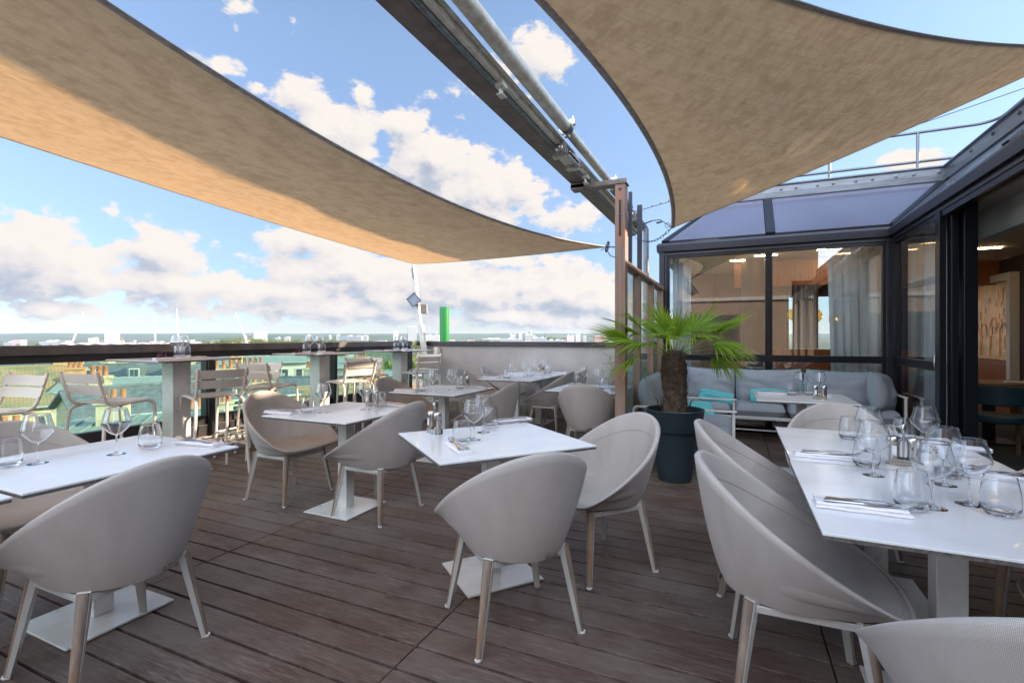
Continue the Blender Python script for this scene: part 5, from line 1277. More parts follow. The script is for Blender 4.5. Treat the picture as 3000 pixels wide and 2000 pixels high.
def loose(c, sx, sy, sz, rot, nm, lab, m, seed, puff=2.2, pipe=True, cat='cushion', sag=0):
    root = thing(nm, lab, cat, c, group='loose cushions on the lounge sofa'); pillow(c, sx, sy, sz, rot, 'cover', m, root, pipe, seed, puff, sag, .012); return root
loose((1.60, 7.18, .66), .50, .26, .48, RZ_(62) @ RX_(-10) @ Matrix.Rotation(R(8), 4, 'Y'), 'scatter_cushion', 'big square grey cushion leaning in the right end of the sofa', 'cushion', 2.2)
loose((.42, 7.22, .555), .46, .14, .20, RX_(-35), 'scatter_cushion', 'flat turquoise cushion lying on the sofa behind the left end of its table', 'teal_c', 4.4, pipe=False)
loose((.98, 7.20, .525), .46, .12, .16, RX_(-40), 'scatter_cushion', 'flat turquoise cushion lying on the sofa behind the right end of its table', 'teal_c', 5.4, pipe=False)
loose((-.22, 7.12, .53), .44, .14, .17, RX_(-35) @ Matrix.Rotation(R(8), 4, 'Y'), 'scatter_cushion', 'turquoise cushion leaning in the sofa corner just right of the palm trunk', 'teal_c', 6.4, pipe=False)
# deep lounge seat beside the screen: faces +x, x -.94..0, y 5.14..6.15
fr = MB(); X0, X1, YA_, YB_ = -.945, -.005, 5.14, 6.15
for y in (YA_, YB_):
    fr.tube([(X0, y, .0), (X0, y, .585), (X0+.012, y, .604), (X0+.035, y, .612), (X0+.3, y, .612)], .013, 10)
    fr.box(X0+.3, X1+.03, y-.035, y+.035, .604, .618).box(X1-.012, X1+.014, y-.012, y+.012, 0, .603).box(X0+.013, X1-.013, y-.010, y+.010, .262, .298).box(X0+.013, X1-.013, y-.007, y+.007, .155, .170)
fr.box(X1-.012, X1+.012, YA_+.013, YB_-.013, .262, .298).box(X0-.008, X0+.010, YA_+.013, YB_-.013, .262, .298).box(X0-.006, X0+.008, YA_+.013, YB_-.013, .56, .575)
W(fr, 'frame', 'white', af, bevel=.003)
pillow((-.45, 5.645, .375), .94, .16, .92, RZ_(90) @ RX_(90), 'seat_cushion', 'cushion', af, False, 12, 10, wrinkle=.004)
pillow((-.80, 5.42, .66), .52, .26, .50, RZ_(90) @ RX_(-10), 'back_cushion', 'cushion', af, True, 14, 2.3)
pillow((-.80, 5.92, .66), .50, .24, .50, RZ_(90) @ RX_(-8), 'back_cushion', 'cushion', af, True, 15.5, 2.3)
pillow((-.78, 6.55, .64), .62, .20, .50, RZ_(90) @ RX_(-8), 'back_cushion', 'cushion', sf, True, 18, 2.8)
pillow((-.62, 6.55, .385), .62, .17, .66, RX_(90), 'seat_cushion', 'cushion', sf, False, 19, 9, wrinkle=.004)
loose((-.40, 5.98, .50), .40, .12, .22, RZ_(20) @ RX_(-50), 'scatter_cushion', 'turquoise cushion on the deep lounge seat behind the palm', 'teal_c', 8.1, pipe=False)

# ================================================================ restaurant interior furniture
def make_ichair():
    root = thing('dining_chair')
    MB().prism([(.26*math.cos(a*R(15))*1.0, .25*math.sin(a*R(15))) for a in range(24)], .39, .47).build('seat', M['ichair'], root, smooth=50, bevel=.02)
    b = MB()
    def fn(i, j):
        a = R(95+i*170/18); e = abs(i-9)/9; zt = .80-.10*e**2; zb = .58+.03*e
        r = .275 if j in (0, 1) else .245
        return (r*math.cos(a)*1.02, r*math.sin(a)*1.08, zt if j in (1, 2) else zb)
    b.grid(fn, 19, 4, cv=True); b.f += [(0, 1, 2, 3), (75, 74, 73, 72)]; b.build('backrest', M['ichair'], root, smooth=40, bevel=.012)
    for (x, y, h) in ((-.20, -.26, .79), (-.20, .26, .79)): MB().add([(x-.06, y*1.02-.02, 0), (x-.02, y*1.02-.02, 0), (x-.02, y*1.02+.02, 0), (x-.06, y*1.02+.02, 0), (x-.02, y*1.04-.02, h), (x+.02, y*1.04-.02, h), (x+.02, y*1.04+.02, h), (x-.02, y*1.04+.02, h)], [(3, 2, 1, 0), (4, 5, 6, 7), (0, 1, 5, 4), (1, 2, 6, 5), (2, 3, 7, 6), (3, 0, 4, 7)]).build('leg', M['iwood'], root, bevel=.004)
    for y in (-.2, .2): MB().box(.17, .205, y-.018, y+.018, 0, .40).build('leg', M['iwood'], root, bevel=.004)
    return root
IC = Proto(make_ichair())
def make_itable():
    root = thing('wooden_table'); MB().box(-.6, .6, -.38, .38, .72, .76).build('tabletop', M['iwood'], root, bevel=.004); MB().box(-.05, .05, -.05, .05, .02, .7195).build('column', M['facade'], root); MB().box(-.25, .25, -.25, .25, 0, .0195).build('base_plate', M['facade'], root); return root
IT = Proto(make_itable())
for i, (x, y, a, l) in enumerate([(2.66, 7.2, 78, 'petrol blue armchair just inside the open sliding door'), (2.6, 8.9, -80, 'petrol blue armchair behind the walnut table inside the door'), (3.75, 8.45, -95, 'petrol blue armchair deepest right behind the walnut table'), (-.25, 9.1, 20, 'petrol blue armchair left of the dark round column inside the window'), (.75, 8.75, 190, 'petrol blue armchair near the mullion inside the front window'), (1.05, 8.45, 40, 'petrol blue armchair beside the dark tables inside the front window'), (1.62, 8.5, 180, 'petrol blue armchair behind the sheer curtain inside the front window')]):
    o = IC.place((x, y, 0), R(a), l, 'petrol blue dining chairs inside the restaurant'); o['category'] = 'armchair'
for i, (x, y, a, l) in enumerate([(2.95, 8.2, 0, 'walnut table inside the open sliding door'), (.15, 8.55, 90, 'walnut table beside the dark round column inside the window'), (1.35, 8.95, 0, 'walnut table laid with napkins inside the front window')]):
    o = IT.place((x, y, 0), R(a), l, 'walnut tables inside the restaurant'); o['category'] = 'table'
for i, (x, y, l) in enumerate([(1.0, 8.8, 'left on the walnut table inside the front window'), (1.35, 9.05, 'middle on the walnut table inside the front window'), (1.7, 8.85, 'right on the walnut table inside the front window'), (.15, 8.3, 'on the walnut table beside the dark round column'), (3.2, 8.1, 'on the walnut table inside the open sliding door')]):
    put(NA, x, y, .7605, 5, 'folded white napkin '+l, 'folded white napkins', 'napkin')
# ================================================================ town below and hills
GZ = -24.0
def ring_pts(px, d): r = (px-CXP)/FPX; return (d*(-math.sin(YAW)+r*math.cos(YAW)), d*(math.cos(YAW)+r*math.sin(YAW)))
cr = random.Random(21)
gm = mat('town_ground', (.09, .11, .075), .9, 0, .2, var=.5, vscale=.01)
t_ = NT(gm.node_tree)
o = MB().add([(-16000, -4000, GZ), (16000, -4000, GZ), (16000, 16000, GZ), (-16000, 16000, GZ)], [(0, 1, 2, 3)]).build('ground', gm); tag(o, kind='structure')
hm = bpy.data.materials.new('wooded_hills'); hm.use_nodes = True; t = NT(hm.node_tree); bb = t.n['Principled BSDF']; tcn = t.new('ShaderNodeTexCoord')
f = t.noise(t.mapping(tcn.outputs['Object'], scale=(.004, .004, .02)), 1.0, 8, .7); t.link(t.ramp(f, [(.35, (.020, .045, .032)), (.55, (.045, .085, .045)), (.75, (.12, .15, .07))]), bb.inputs['Base Color']); bb.inputs['Roughness'].default_value = .95
def hill(name, d0, d1, h, seed, p0=-300, p1=3300, n=160):
    def fn(i, j):
        px = p0+(p1-p0)*i/(n-1); t_ = j/9; d = d0+(d1-d0)*t_; x, y = ring_pts(px, d)
        hh = h*(.82+.14*mnoise.noise(Vector((px*.004, seed, 0)))+.05*mnoise.noise(Vector((px*.02, seed, 2)))+.02*mnoise.noise(Vector((px*.08, seed, 2))))*(1 if px > 200 else .93+.07*px/200)
        s = math.sin(min(1, t_*1.25)*math.pi/2)**1.2; rg = 9*mnoise.noise(Vector((x*.0012, y*.0012, seed)))*s
        return (x, y, GZ-2+(hh+24)*s+rg*(1 if j < 8 else 0))
    o = MB().grid(fn, n, 10).build(name, hm, smooth=180, fix=False); tag(o, kind='structure')
hill('hills', 5200, 9500, 86, 1.0)
hill('hills', 4000, 4600, 26, 5.0, 500, 1200)

wb = random.Random(4)
WHT = (.33, .325, .32)
def block(px0, px1, top, d, name, lab, wall=WHT, win=(.10, .12, .15), bay=3.2, sto=3.0, fx=.5, fz=.5, rot=0, depth=None, roofbits=True, base=None):
    x0, y0 = ring_pts(px0, d); x1, y1 = ring_pts(px1, d); c = ((x0+x1)/2, (y0+y1)/2); wpx = math.hypot(x1-x0, y1-y0)
    h = EYE+(HYP-top)/FPX*d-GZ
    root = thing(name, lab, 'building', (c[0], c[1], GZ), math.atan2(y1-y0, x1-x0)+R(rot))
    mt_ = facade_mat('facade_'+str(len(MATS)), wall, win, bay, sto, fx, fz)
    k = abs(math.cos(R(rot)))+abs(math.sin(R(rot)))*(.8 if rot else 0); w_ = wpx/k; dp = depth or w_*.8
    MB().box(-w_/2, w_/2, -dp/2, dp/2, 0, h).build('walls', mt_, root)
    if roofbits:
        b = MB(); b.box(-w_/2-.15, w_/2+.15, -dp/2-.15, dp/2+.15, h+.01, h+.7)
        for q in range(3): xx = wb.uniform(-.4, .3)*w_; b.box(xx, xx+w_*.12, -dp*.2, dp*.1, h+.71, h+wb.uniform(2, 4))
        b.build('roof', M['bulk'], root)
    return root
TWG = 'pale blocks of the far town'
far = [
 (306, 351, 970, 1500, 'white twin tower block standing left of the slanted masts', 40, .5, .5), (260, 288, 991, 1700, 'low pale office block left of the white twin tower', 30, .5, .5), (130, 183, 1001, 1500, 'long low white building far left above the handrail', 8, .3, .4), (20, 48, 1003, 1500, 'low white shed at the far left edge of the town', 5, .3, .3),
 (738, 784, 974, 1300, 'white office slab rising from the trees with a crane beside it', 35, .35, .55), (807, 820, 989, 2300, 'small white block right of the office slab', 0, .4, .5), (833, 850, 988, 2300, 'white block above the middle of the tree belt', 10, .4, .5), (900, 912, 982, 1900, 'slim tower block above the middle bar table', 20, .4, .5), (963, 973, 983, 2100, 'narrow pale tower between the two middle bar tables', 15, .4, .5), (985, 996, 981, 2000, 'narrow white tower left of the long slab', 15, .4, .5),
 (1000, 1066, 985, 1800, 'very long pale slab block above the trees', 0, .5, .5), (1066, 1078, 984, 1750, 'white end tower of the long slab block', 0, .2, .4), (1151, 1168, 972, 1500, 'beige tower block left of the tall tower by the pole', 20, .35, .5), (1193, 1222, 958, 1400, 'tallest white tower block just left of the leaning pole', 15, .25, .55), (1243, 1274, 982, 1900, 'cream slab block between the pole and the green pipe', 0, .5, .5), (1273, 1287, 981, 1500, 'pinkish block touching the green pipe', 0, .2, .3),
 (1415, 1530, 993, 1150, 'long flat white warehouse right of the green pipe', 0, .15, .3), (1488, 1515, 980, 1700, 'stepped cream block above the white warehouse', 20, .45, .5), (1515, 1530, 976, 1700, 'taller part of the stepped cream block', 20, .45, .5), (1549, 1560, 970, 1900, 'grey tower over the warehouse roofs', 30, .5, .5), (1533, 1570, 981, 1850, 'pale block around the foot of the grey tower', 10, .5, .5), (1558, 1600, 990, 1150, 'white gabled hall left of the church spire', 0, .15, .3),
 (1657, 1683, 984, 1300, 'pink slab block above the right part of the wall', 10, .5, .5), (1683, 1700, 980, 1300, 'taller half of the pink slab block', 10, .5, .5), (1708, 1718, 985, 1600, 'small block between the pink slab and the red block', 0, .5, .5), (1740, 1775, 984, 1250, 'red and white apartment block left of the timber post', 0, .5, .5), (1590, 1660, 997, 1400, 'low row of houses under the green hill', 0, .3, .4), (1775, 1800, 996, 1400, 'low white building touching the timber post', 0, .3, .4)]
for (a, b_, tp, d, l, ro, fx, fz) in far:
    wall = {'pinkish': (.52, .44, .42), 'pink': (.55, .45, .42), 'red': (.45, .20, .15), 'beige': (.50, .46, .40), 'cream': (.60, .55, .46), 'grey': (.35, .36, .40)}.get(l.split()[0] if l.split()[0] in ('pinkish', 'pink', 'red', 'beige', 'cream', 'grey') else '', WHT)
    if 'pink slab' in l: wall = (.55, .45, .42)
    win = (.6, .58, .55) if l.startswith('red') else (.12, .14, .17)
    block(a, b_, tp, d, 'tower_block' if tp < 990 else 'town_building', l, wall, win, 3.2*d/1400+1, 3.0*d/1400+.6, fx, fz, ro)['group'] = TWG
# church spire
x, y = ring_pts(1598, 1500); t = thing('church', 'slim grey church spire above the warehouse', 'church', (x, y, GZ))
MB().box(-4, 4, -4, 4, 0, 18).build('tower', mat('church_stone', (.35, .30, .26), .8), t); MB().lathe([(4.6, 18.02), (1.2, 34), (.2, 40)], 8).build('spire', mat('slate', (.09, .09, .11), .6), t)
# stadium with slanted masts
sx, sy = ring_pts(480, 620); t = thing('stadium', 'white ribbed stadium roof behind the handrail', 'stadium', (sx, sy, GZ), math.atan2(*reversed(ring_pts(481, 620)))-R(90))
b = MB()
for k in range(15):
    xx = -98+k*14
    b.grid(lambda i, j: (xx+14*i/8, -30+60*j/2, 17.2+2.0*math.sin(math.pi*i/8)**.8-(.9 if j != 1 else 0)), 9, 3)
b.build('roof_vaults', mat('stadium_membrane', (.42, .41, .40), .6), t, smooth=60, solid=.3)
MB().box(-98, 112, -28, 28, 0, 17).build('stand', mat('stadium_wall', (.5, .48, .45), .8), t)
for i, (pb, yb_, pt_, yt) in enumerate([(208, 1012, 246, 912), (456, 1006, 451, 921), (522, 1006, 518, 904), (725, 1008, 690, 914)]):
    d = 560
    p0 = Vector(PD(pb, yb_, d)); p1 = Vector(PD(pt_, yt, d)); p0 = p0-(p1-p0)*.35
    o = MB().tube([p0, p0.lerp(p1, .5), p1], [.62, .9, .22], 8).build('stadium_mast', M['white'], smooth=60)
    tag(o, ('slanted white mast leaning right at the far left of the stadium', 'thin upright white mast left of the tallest one', 'tall upright white mast above the nearest bar table', 'slanted white mast leaning left over the tree belt')[i], 'mast', 'white masts of the stadium')
# cranes
x, y = ring_pts(722, 1500); t = thing('tower_crane', 'thin pinkish tower crane beside the white office slab', 'crane', (x, y, GZ))
cm = mat('crane_paint', (.6, .35, .3), .6)
MB().box(-.8, .8, -.8, .8, 0, 30).build('mast', cm, t); MB().box(-14, 26, -.5, .5, 32, 33).build('jib', cm, t)
x, y = ring_pts(358, 1600); o = MB().lathe([(2.2, GZ), (1.6, -5), (1.6, -1)], 10, c=(x, y, 0)).build('chimney', mat('orange_brick', (.45, .17, .08), .8)); tag(o, 'slim orange brick chimney right of the white twin tower', 'chimney')

# trees
tl = leafmat('tree_leaves', (.020, .045, .010), (.10, .14, .022), (.30, .36, .05), .35)
tl2 = leafmat('autumn_tree_leaves', (.05, .055, .012), (.20, .17, .04), (.5, .4, .08), .35)
bark = mat('bark', (.07, .05, .035), .9)
def make_tree(h, w_, seed, lm, n=520):
    q = random.Random(seed); root = thing('tree')
    b = MB(); b.tube([(0, 0, 0), (q.uniform(-.2, .2), q.uniform(-.2, .2), h*.35), (0, 0, h*.7)], [h*.028, h*.02, h*.006], 7)
    for k in range(5): a = q.uniform(0, 6.28); b.tube([(0, 0, h*(.3+.06*k)), (math.cos(a)*w_*.2, math.sin(a)*w_*.2, h*(.48+.06*k)), (math.cos(a)*w_*.34, math.sin(a)*w_*.34, h*(.58+.06*k))], [h*.012, h*.008, h*.003], 5)
    b.build('trunk', bark, root, smooth=60)
    c = MB(); cl = [(q.uniform(-.3, .3)*w_, q.uniform(-.3, .3)*w_, h*q.uniform(.42, .86), w_*q.uniform(.15, .27)) for _ in range(14)]
    for k in range(n):
        x, y, z, r = q.choice(cl); d = Vector((q.gauss(0, 1), q.gauss(0, 1), q.gauss(0, 1))).normalized()*r*q.uniform(.55, 1.05); p = Vector((x, y, z))+Vector((d.x, d.y, d.z*.8))
        s = h*q.uniform(.02, .04); u = Vector((q.gauss(0, 1), q.gauss(0, 1), q.gauss(0, 1))).normalized(); v_ = u.cross(Vector((q.gauss(0, 1), q.gauss(0, 1), q.gauss(0, 1)))).normalized()
        c.add([p-u*s, p-v_*s*.7, p+u*s, p+v_*s*.7], [(0, 1, 2, 3)])
    c.build('crown', lm, root, fix=False); return root
TR = [Proto(make_tree(13, 10, 3, tl)), Proto(make_tree(11, 9, 8, tl)), Proto(make_tree(12, 11, 13, tl2))]
def tree(px, d, top, k, lab):
    x, y = ring_pts(px, d); h = EYE+(HYP-top)/FPX*d-GZ; pr_ = TR[k]; base = (13, 11, 12)[k]
    o = pr_.place((x, y, GZ), cr.uniform(0, 6.28), lab, 'trees of the far town'); o['category'] = 'tree'; s = h/base*.98; o.scale = (s, s, s)
kinds = ('full green tree', 'rounded light green tree', 'ochre tinged tree')
spots = []
for i in range(34): spots.append((595+i*8.3+cr.uniform(-3, 3), 640+cr.uniform(-60, 120), 995-6*math.sin(i/33*3.14)+cr.uniform(-3, 3)))
for i in range(30): spots.append((870+i*7.6+cr.uniform(-3, 3), 800+cr.uniform(-90, 150), 994+cr.uniform(-4, 4)))
for i in range(7): spots.append((60+i*44+cr.uniform(-8, 8), 1000, 1004+cr.uniform(-2, 2)))
for i in range(9): spots.append((1195+i*12, 700+cr.uniform(-60, 60), 994+cr.uniform(-3, 3)))
for i in range(16): spots.append((1320+i*9, 900+cr.uniform(-60, 100), 994+cr.uniform(-2, 2)))
for i in range(12): spots.append((1600+i*7, 1600, 985+cr.uniform(-1, 3)+abs(i-3)*.6))
near_txt = lambda px: ('left of the white twin tower' if px < 330 else 'in the tree belt above the nearest bar table' if px < 700 else 'right of the slanted mast' if px < 870 else 'in the belt above the middle bar table' if px < 1050 else 'left of the leaning pole' if px < 1230 else 'by the green pipe' if px < 1470 else 'beside the church spire')
cnt = {}
ords = ('', 'first ', 'second ', 'third ', 'fourth ', 'fifth ', 'sixth ', 'seventh ', 'eighth ', 'ninth ', 'tenth ', 'eleventh ', 'twelfth ', 'thirteenth ', 'fourteenth ', 'fifteenth ', 'sixteenth ', 'seventeenth ', 'eighteenth ', 'nineteenth ', 'twentieth ')
spots.sort(); chosen = []
for (px, d, tp) in spots:
    k = cr.choice((0, 0, 1, 1, 2)); key = (k, near_txt(px)); cnt[key] = cnt.get(key, 0)+1; c = cnt[key]
    tree(px, d, tp, k, f'{ords[min(c, 20)]}{kinds[k]} from left, {near_txt(px)}')

# ---------------------------------------------------------------- roofs just below the terrace, seen through the glass
tile = bpy.data.materials.new('clay_roof_tiles'); tile.use_nodes = True; t = NT(tile.node_tree); bb = t.n['Principled BSDF']; tcn = t.new('ShaderNodeTexCoord')
w1 = t.new('ShaderNodeTexWave', bands_direction='X', i_Scale=1.3); w2 = t.new('ShaderNodeTexWave', bands_direction='Y', i_Scale=.85, wave_profile='SAW')
t.link(tcn.outputs['UV'], w1.inputs[0]); t.link(tcn.outputs['UV'], w2.inputs[0])
nz_ = t.noise(tcn.outputs['UV'], .55, 6, .7); nf = t.noise(tcn.outputs['UV'], 6, 4, .7)
c = t.ramp(t.math('ADD', t.math('MULTIPLY', nz_, .75), t.math('MULTIPLY', nf, .25)), [(.38, (.13, .135, .08)), (.50, (.24, .185, .11)), (.64, (.42, .18, .09))])
c = t.mix(t.math('MULTIPLY', w1.outputs['Fac'], .55), c, (.12, .10, .07)); c = t.mix(t.math('MULTIPLY', t.math('POWER', w2.outputs['Fac'], 5), .6), c, (.07, .055, .04)); t.link(c, bb.inputs['Base Color']); bb.inputs['Roughness'].default_value = .85
slate = mat('slate_roof', (.105, .12, .14), .55, 0, .5, var=.35, vscale=3, bump=.3, bscale=6, bdist=.02)
zinc = mat('zinc_roof', (.235, .275, .28), .5, .2, .5, var=.12, vscale=2)
stone = mat('limestone_wall', (.40, .345, .25), .9, 0, .2, var=.25, vscale=1.2, bump=.4, bscale=3, bdist=.05)
stone2 = mat('rubble_wall', (.36, .31, .22), .9, 0, .2, var=.5, vscale=5, bump=.6, bscale=5, bdist=.05)
white_w = mat('white_render', (.47, .45, .41), .9, 0, .2, var=.06, vscale=1)
brick = mat('orange_brickwork', (.42, .22, .12), .9, 0, .2, var=.25, vscale=4)
cpot = mat('terracotta_pot', (.36, .145, .075), .8, var=.2)
wing_ = mat('dark_window_pane', (.05, .07, .09), .15, 0, .6)
def gable(px, d, zr, ze, w_, l, rot, name, lab, roofm, wallm, chim=(), dorm=0, sky_=0, wins=4):
    """house with a pitched roof; ridge along local x; l = length, w_ = width; rot relative to view"""
    x, y = ring_pts(px, d); root = thing(name, lab, 'building', (x, y, 0), YAW+math.atan((px-CXP)/FPX)*-1+R(rot))
    MB().add([(-l/2, -w_/2, GZ), (l/2, -w_/2, GZ), (l/2, w_/2, GZ), (-l/2, w_/2, GZ), (-l/2, -w_/2, ze), (l/2, -w_/2, ze), (l/2, w_/2, ze), (-l/2, w_/2, ze), (-l/2, 0, zr-.12), (l/2, 0, zr-.12)],
             [(0, 1, 5, 4), (2, 3, 7, 6), (1, 2, 6, 9, 5), (3, 0, 4, 8, 7), (3, 2, 1, 0)]).build('walls', wallm, root)
    o_ = .35; sl_ = math.hypot(w_/2+o_, zr-ze); k = (zr-ze)/(w_/2)
    def side(s):
        vs = [(-l/2-o_, s*(w_/2+o_), ze-k*o_), (l/2+o_, s*(w_/2+o_), ze-k*o_), (l/2+o_, 0, zr), (-l/2-o_, 0, zr)]
        return vs, [(0, 0), (l, 0), (l, sl_), (0, sl_)]
    rf = MB()
    for s in (-1, 1):
        vs, uv = side(s); rf.add(vs, [(0, 1, 2, 3)] if s < 0 else [(3, 2, 1, 0)], None, uv)
    r_ = rf.build('roof', roofm, root, solid=.12, fix=False)
    rc = MB(); n_ = int(l/.5)
    for q in range(n_): xx = -l/2+q*l/n_; rc.tube([(xx, 0, zr+.01), (xx+l/n_*.96, 0, zr+.03)], [.09, .12], 6)
    rc.build('ridge_caps', roofm, r_, smooth=60)
    MB().tube([(-l/2, -w_/2-o_-.06, ze-k*o_-.05), (l/2, -w_/2-o_-.06, ze-k*o_-.05)], .10, 8).build('gutter', zinc, root, smooth=60)
    for (cx, cy, cw, hh, pots) in chim:
        zc = zr-abs(cy)*k; c_ = MB().box(cx-cw/2, cx+cw/2, cy-.4, cy+.4, zc-.9, zc+hh).box(cx-cw/2-.08, cx+cw/2+.08, cy-.48, cy+.48, zc+hh+.002, zc+hh+.15).build('chimney', wallm if wallm != white_w else brick, root)
        for q in range(pots): xx = cx-cw/2+.25+q*(cw-.5)/max(1, pots-1); MB().lathe([(.14, 0), (.11, .5), (.14, .52), (.14, .58)], 8, c=(xx, cy, zc+hh+.152)).build('chimney_pot', cpot, c_, smooth=60)
    for q in range(dorm):
        xx = -l/2+(q+.5)*l/dorm; yy = -w_*.36; zz = zr-abs(yy)*k
        dm = MB().add([(xx-.6, yy-.55, zz-.7), (xx+.6, yy-.55, zz-.7), (xx+.6, yy-.55, zz+.9), (xx, yy-.55, zz+1.35), (xx-.6, yy-.55, zz+.9), (xx-.6, yy+1.3, zz+.9), (xx+.6, yy+1.3, zz+.9), (xx, yy+1.6, zz+1.35), (xx-.6, yy+.6, zz-.5), (xx+.6, yy+.6, zz-.5)],
                      [(0, 1, 2, 3, 4), (4, 3, 7, 5), (3, 2, 6, 7), (0, 4, 5, 8), (1, 9, 6, 2)]).build('dormer', roofm if roofm != tile else zinc, root)
        wf = MB().box(xx-.42, xx+.42, yy-.60, yy-.555, zz-.5, zz+.85).build('window', white_w, dm); MB().box(xx-.32, xx-.03, yy-.63, yy-.605, zz-.4, zz+.75).box(xx+.03, xx+.32, yy-.63, yy-.605, zz-.4, zz+.75).build('pane', wing_, wf)
    for q in range(sky_):
        xx = -l/2+(q+.65)*l/(sky_+.3); yy = -w_*.36; zz = zr-abs(yy)*k; an = math.atan(k)
        mt_ = Matrix.Translation((xx, yy, zz+.14)) @ Matrix.Rotation(an, 4, 'X')
        s_ = MB().box(-.62, .62, -.75, .75, -.02, .06, mt_).build('skylight', zinc, root); MB().box(-.5, .5, -.62, .62, .061, .075, mt_).build('pane', mat('skylight_glass_'+str(len(MATS)), (.30, .45, .42), .1), s_)
    for q in range(wins):
        xx = -l/2+(q+.5)*l/wins
        wf = MB().box(xx-.5, xx+.5, -w_/2-.06, -w_/2-.002, ze-2.6, ze-.9).build('window', white_w, root); MB().box(xx-.38, xx+.38, -w_/2-.075, -w_/2-.0605, ze-2.48, ze-1.02).build('pane', wing_, wf)
    return root
HG = 'old houses below the terrace'
H = [   # px, distance, ridge row, eave row, width, length, turn ...
 (-20, 44, 1077, 1200, 10, 22, 0, 'large house with a mossy clay tile roof and skylights at the left', tile, stone, (), 0, 3, 7),
 (60, 66, 1066, 1120, 9, 16, -6, 'zinc and slate roofed house behind the big tile roof', slate, white_w, ((-4, 0, 1.6, .5, 3), (4, 0, 1.6, .5, 4)), 0, 0, 4),
 (215, 58, 1072, 1122, 8, 7, 70, 'narrow slate gable house just right of the big tile roof', slate, stone, ((1, 0, 1.4, .6, 3),), 0, 0, 3),
 (300, 56, 1078, 1130, 8, 9, 60, 'gabled slate house with a beige end wall behind the tile roof', slate, stone, ((1, 0, 1.4, .9, 3),), 0, 0, 3),
 (425, 50, 1066, 1120, 8, 10, -14, 'slate mansard house with three white dormers', slate, stone2, ((3.6, 0, 1.6, .8, 3),), 3, 0, 4),
 (345, 38, 1108, 1140, 5, 6, -10, 'small white house with a ribbed zinc roof', zinc, white_w, ((-2.4, -.5, 1.1, .9, 3),), 0, 0, 4),
 (445, 31, 1126, 1205, 7, 8, 14, 'low dark slate roof in front of the dormer house', slate, stone2, ((-2.5, .5, 1.1, .7, 3),), 0, 0, 3),
 (520, 62, 1058, 1110, 9, 8, 80, 'rubble stone gable house behind the nearest bar table', slate, stone2, ((2, 0, 1.2, .4, 3),), 0, 0, 2),
 (600, 54, 1072, 1125, 8, 12, 10, 'slate house with tall white chimneys far below the rail', slate, white_w, ((-4, 0, 1.3, 1.0, 4), (3, 0, 1.2, .9, 3)), 2, 0, 3),
 (690, 50, 1062, 1100, 8, 6, 84, 'narrow stone gable house behind the back to back bar stools', zinc, stone2, ((2, 0, 1.2, .4, 3),), 0, 0, 2),
 (655, 34, 1120, 1170, 7, 7, 20, 'small slate house with terracotta pots below the gable house', slate, stone, ((0, 0, 1.4, .8, 3),), 1, 0, 3),
 (770, 72, 1044, 1062, 10, 11, 0, 'white apartment house with dark windows between the first two bar tables', zinc, white_w, (), 0, 0, 6),
 (800, 40, 1105, 1160, 8, 12, -20, 'stone house with a long row of orange chimney pots', slate, stone, ((-2, 0, 2.6, .9, 6), (3, 1, 1.6, .8, 4)), 0, 0, 3),
 (890, 78, 1058, 1118, 14, 14, 8, 'big dark slate hall roof behind the middle bar table', slate, stone, (), 0, 0, 0),
 (900, 36, 1142, 1215, 8, 10, 12, 'mossy roof below the middle bar table', tile, stone, ((-3, 0, 1.4, .6, 3),), 0, 1, 3),
 (1000, 62, 1048, 1075, 9, 7, 0, 'bright limestone house right of the middle bar table', zinc, stone, (), 0, 0, 4),
 (1010, 38, 1128, 1190, 7, 9, 14, 'orange tile roofed house below the farthest bar stools', tile, brick, ((2, 0, 2.0, .7, 5),), 0, 0, 4),
 (1130, 60, 1085, 1100, 10, 12, -5, 'pale flat house with warm chimney pots left of the leaning pole', zinc, stone, ((-3, 0, 1.6, 1.4, 4), (2, 0, 1.6, 1.4, 4)), 0, 0, 5),
 (1150, 40, 1130, 1185, 8, 9, 10, 'clay tile roof under the farthest bar table', tile, stone, (), 0, 0, 3),
 (330, 90, 1058, 1095, 12, 18, 5, 'orange rendered town house row under the handrail', tile, brick, ((-6, 0, 1.6, .6, 4), (5, 0, 1.6, .5, 3)), 0, 0, 6),
 (640, 100, 1056, 1080, 12, 20, -4, 'cream town house row far behind the nearest bar table', slate, white_w, ((-8, 0, 1.8, .6, 4), (0, 0, 1.8, .6, 4)), 3, 0, 6),
 (120, 95, 1058, 1080, 12, 26, 0, 'long pale house row just under the handrail at the far left', slate, stone, ((-9, 0, 1.8, .5, 4), (2, 0, 1.8, .5, 4)), 4, 0, 7)]
zrow = lambda py, d: EYE-(py-HYP)*d/FPX
H = [(a[0], a[1], zrow(a[2], a[1]), zrow(a[3], a[1]-(a[4]/2 if abs(a[6]) < 45 else 0))) + a[4:] for a in H]
for a in H: gable(a[0], a[1], a[2], a[3], a[4], a[5], a[6], 'old_house', a[7], *a[8:])['group'] = HG
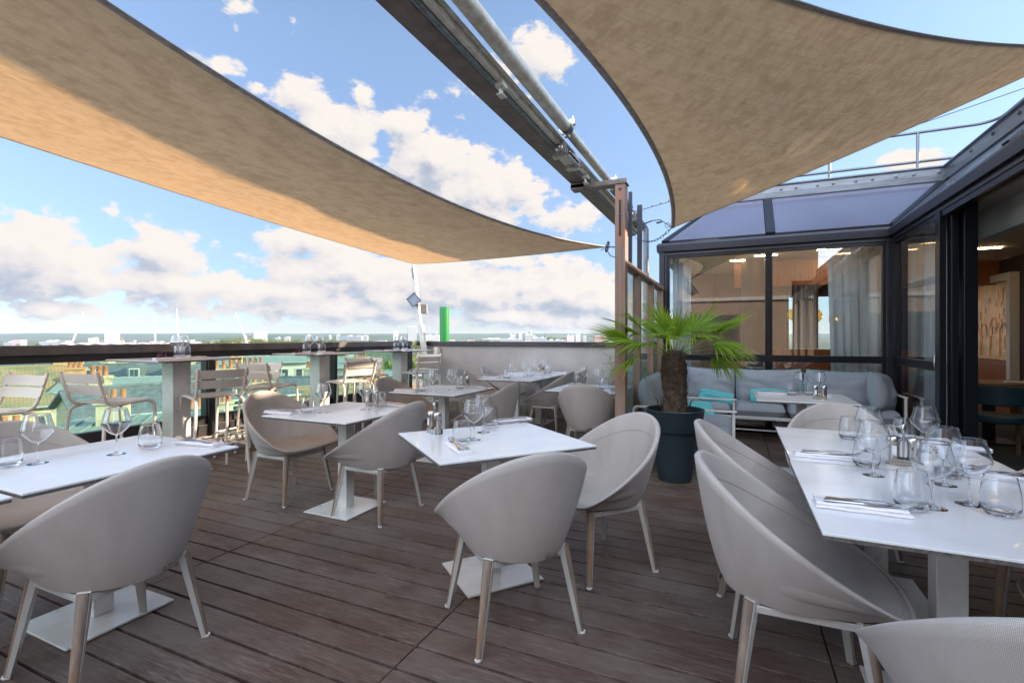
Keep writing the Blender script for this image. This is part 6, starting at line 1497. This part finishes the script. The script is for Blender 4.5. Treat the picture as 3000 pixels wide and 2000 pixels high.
# zinc flat roofs and their chimneys directly below the glass
def flat(px, d, z, w_, l, rot, lab, seams=9):
    x, y = ring_pts(px, d); root = thing('flat_roofed_house', lab, 'building', (x, y, 0), YAW-math.atan((px-CXP)/FPX)+R(rot))
    MB().box(-l/2, l/2, -w_/2, w_/2, GZ, z-.13).build('walls', stone, root)
    r_ = MB().box(-l/2-.2, l/2+.2, -w_/2-.2, w_/2+.2, z-.12, z).build('roof', zinc, root)
    b = MB(); 
    for k in range(seams): xx = -l/2+(k+.5)*l/seams; b.box(xx-.03, xx+.03, -w_/2-.2, w_/2+.2, z+.002, z+.06)
    b.build('roof_seams', zinc, r_)
    c_ = MB().box(-l*.3, -l*.3+.9, -.35, .3, z+.002, z+.75).box(-l*.3-.07, -l*.3+.97, -.42, .37, z+.752, z+.86).build('chimney', stone, root)
    for q in range(3): MB().lathe([(.10, 0), (.085, .38), (.10, .42)], 8, c=(-l*.3+.17+q*.28, -.03, z+.862)).build('chimney_pot', cpot, c_, smooth=60)
    return root
flat(425, 18.5, -1.85, 4, 4.6, -8, 'pale zinc roof right below the glass left of the nearest bar table')['group'] = HG
flat(640, 23, -2.7, 5, 5, -6, 'pale zinc roof below the glass behind the nearest bar stool')['group'] = HG
flat(75, 16.5, -2.55, 2, 3.2, 4, 'cream parapet and chimneys below the big tile roof')['group'] = HG
flat(750, 29, -3.2, 7, 7, 6, 'wide zinc roof below the glass between two bar tables')['group'] = HG
flat(850, 26, -3.7, 6, 6, 12, 'green tinged flat roof below the middle bar table')['group'] = HG
flat(1100, 32, -4.6, 8, 9, 0, 'light flat roof below the farthest bar table')['group'] = HG
# leafy square beyond the roofs
for i, (px, d, tp) in enumerate([(1040, 90, 1035), (1065, 100, 1028), (1090, 95, 1032), (1115, 105, 1030), (1145, 98, 1036), (990, 110, 1030), (1170, 110, 1030)]):
    tree(px, d, tp, i % 2, ('', )[0]+('first', 'second', 'third', 'fourth', 'fifth', 'sixth', 'seventh')[i]+' leafy town tree seen through the glass by the farthest bar table')
dh = sorted((cr.uniform(0, 1220), cr.uniform(120, 420), cr.randrange(3)) for _ in range(34)); cn2 = {}
for px, d, kk in dh:
    z = max(cr.uniform(-10, -4)*d/120*.5-6, GZ+9); cn2[kk] = cn2.get(kk, 0)+1
    gable(px, d, z+3.2, z, 9, cr.uniform(10, 22), cr.uniform(-60, 60), 'town_house', f'{ords[min(20, cn2[kk])]}{("dark slate", "clay tile", "pale zinc")[kk]} roofed distant house from the left beyond the railing', (slate, tile, zinc)[kk], cr.choice((stone, white_w, brick)), (), 0, 0, 0)['group'] = 'distant houses of the town'
db = sorted(cr.uniform(0, 1800) for _ in range(38)); cn2 = {}
for px in db:
    seg = near_txt(px); cn2[seg] = cn2.get(seg, 0)+1
    block(px, px+cr.uniform(6, 26), 1000-cr.uniform(-1, 5), cr.uniform(1100, 3200), 'town_building', f'{ords[cn2[seg]]}small pale building from the left, {seg}', cr.choice((WHT, (.55, .5, .42), (.6, .42, .36))), (.2, .2, .2), 4, 3.2, .4, .4, 0, roofbits=False)['group'] = TWG

# ---------------------------------------------------------------- haze
hz = bpy.data.materials.new('haze'); hz.use_nodes = True; t = NT(hz.node_tree); t.n.clear()
pv = t.new('ShaderNodeVolumePrincipled', i_Density=4.0e-5, i_Anisotropy=.2); pv.inputs['Color'].default_value = (.70, .82, 1.0, 1)
ot = t.new('ShaderNodeOutputMaterial'); t.link(pv.outputs[0], ot.inputs['Volume'])
HAZE = True
if HAZE:
    o = MB().box(-16500, 16500, -4500, 16500, GZ-1, 112).build('haze', hz); tag(o, kind='stuff')
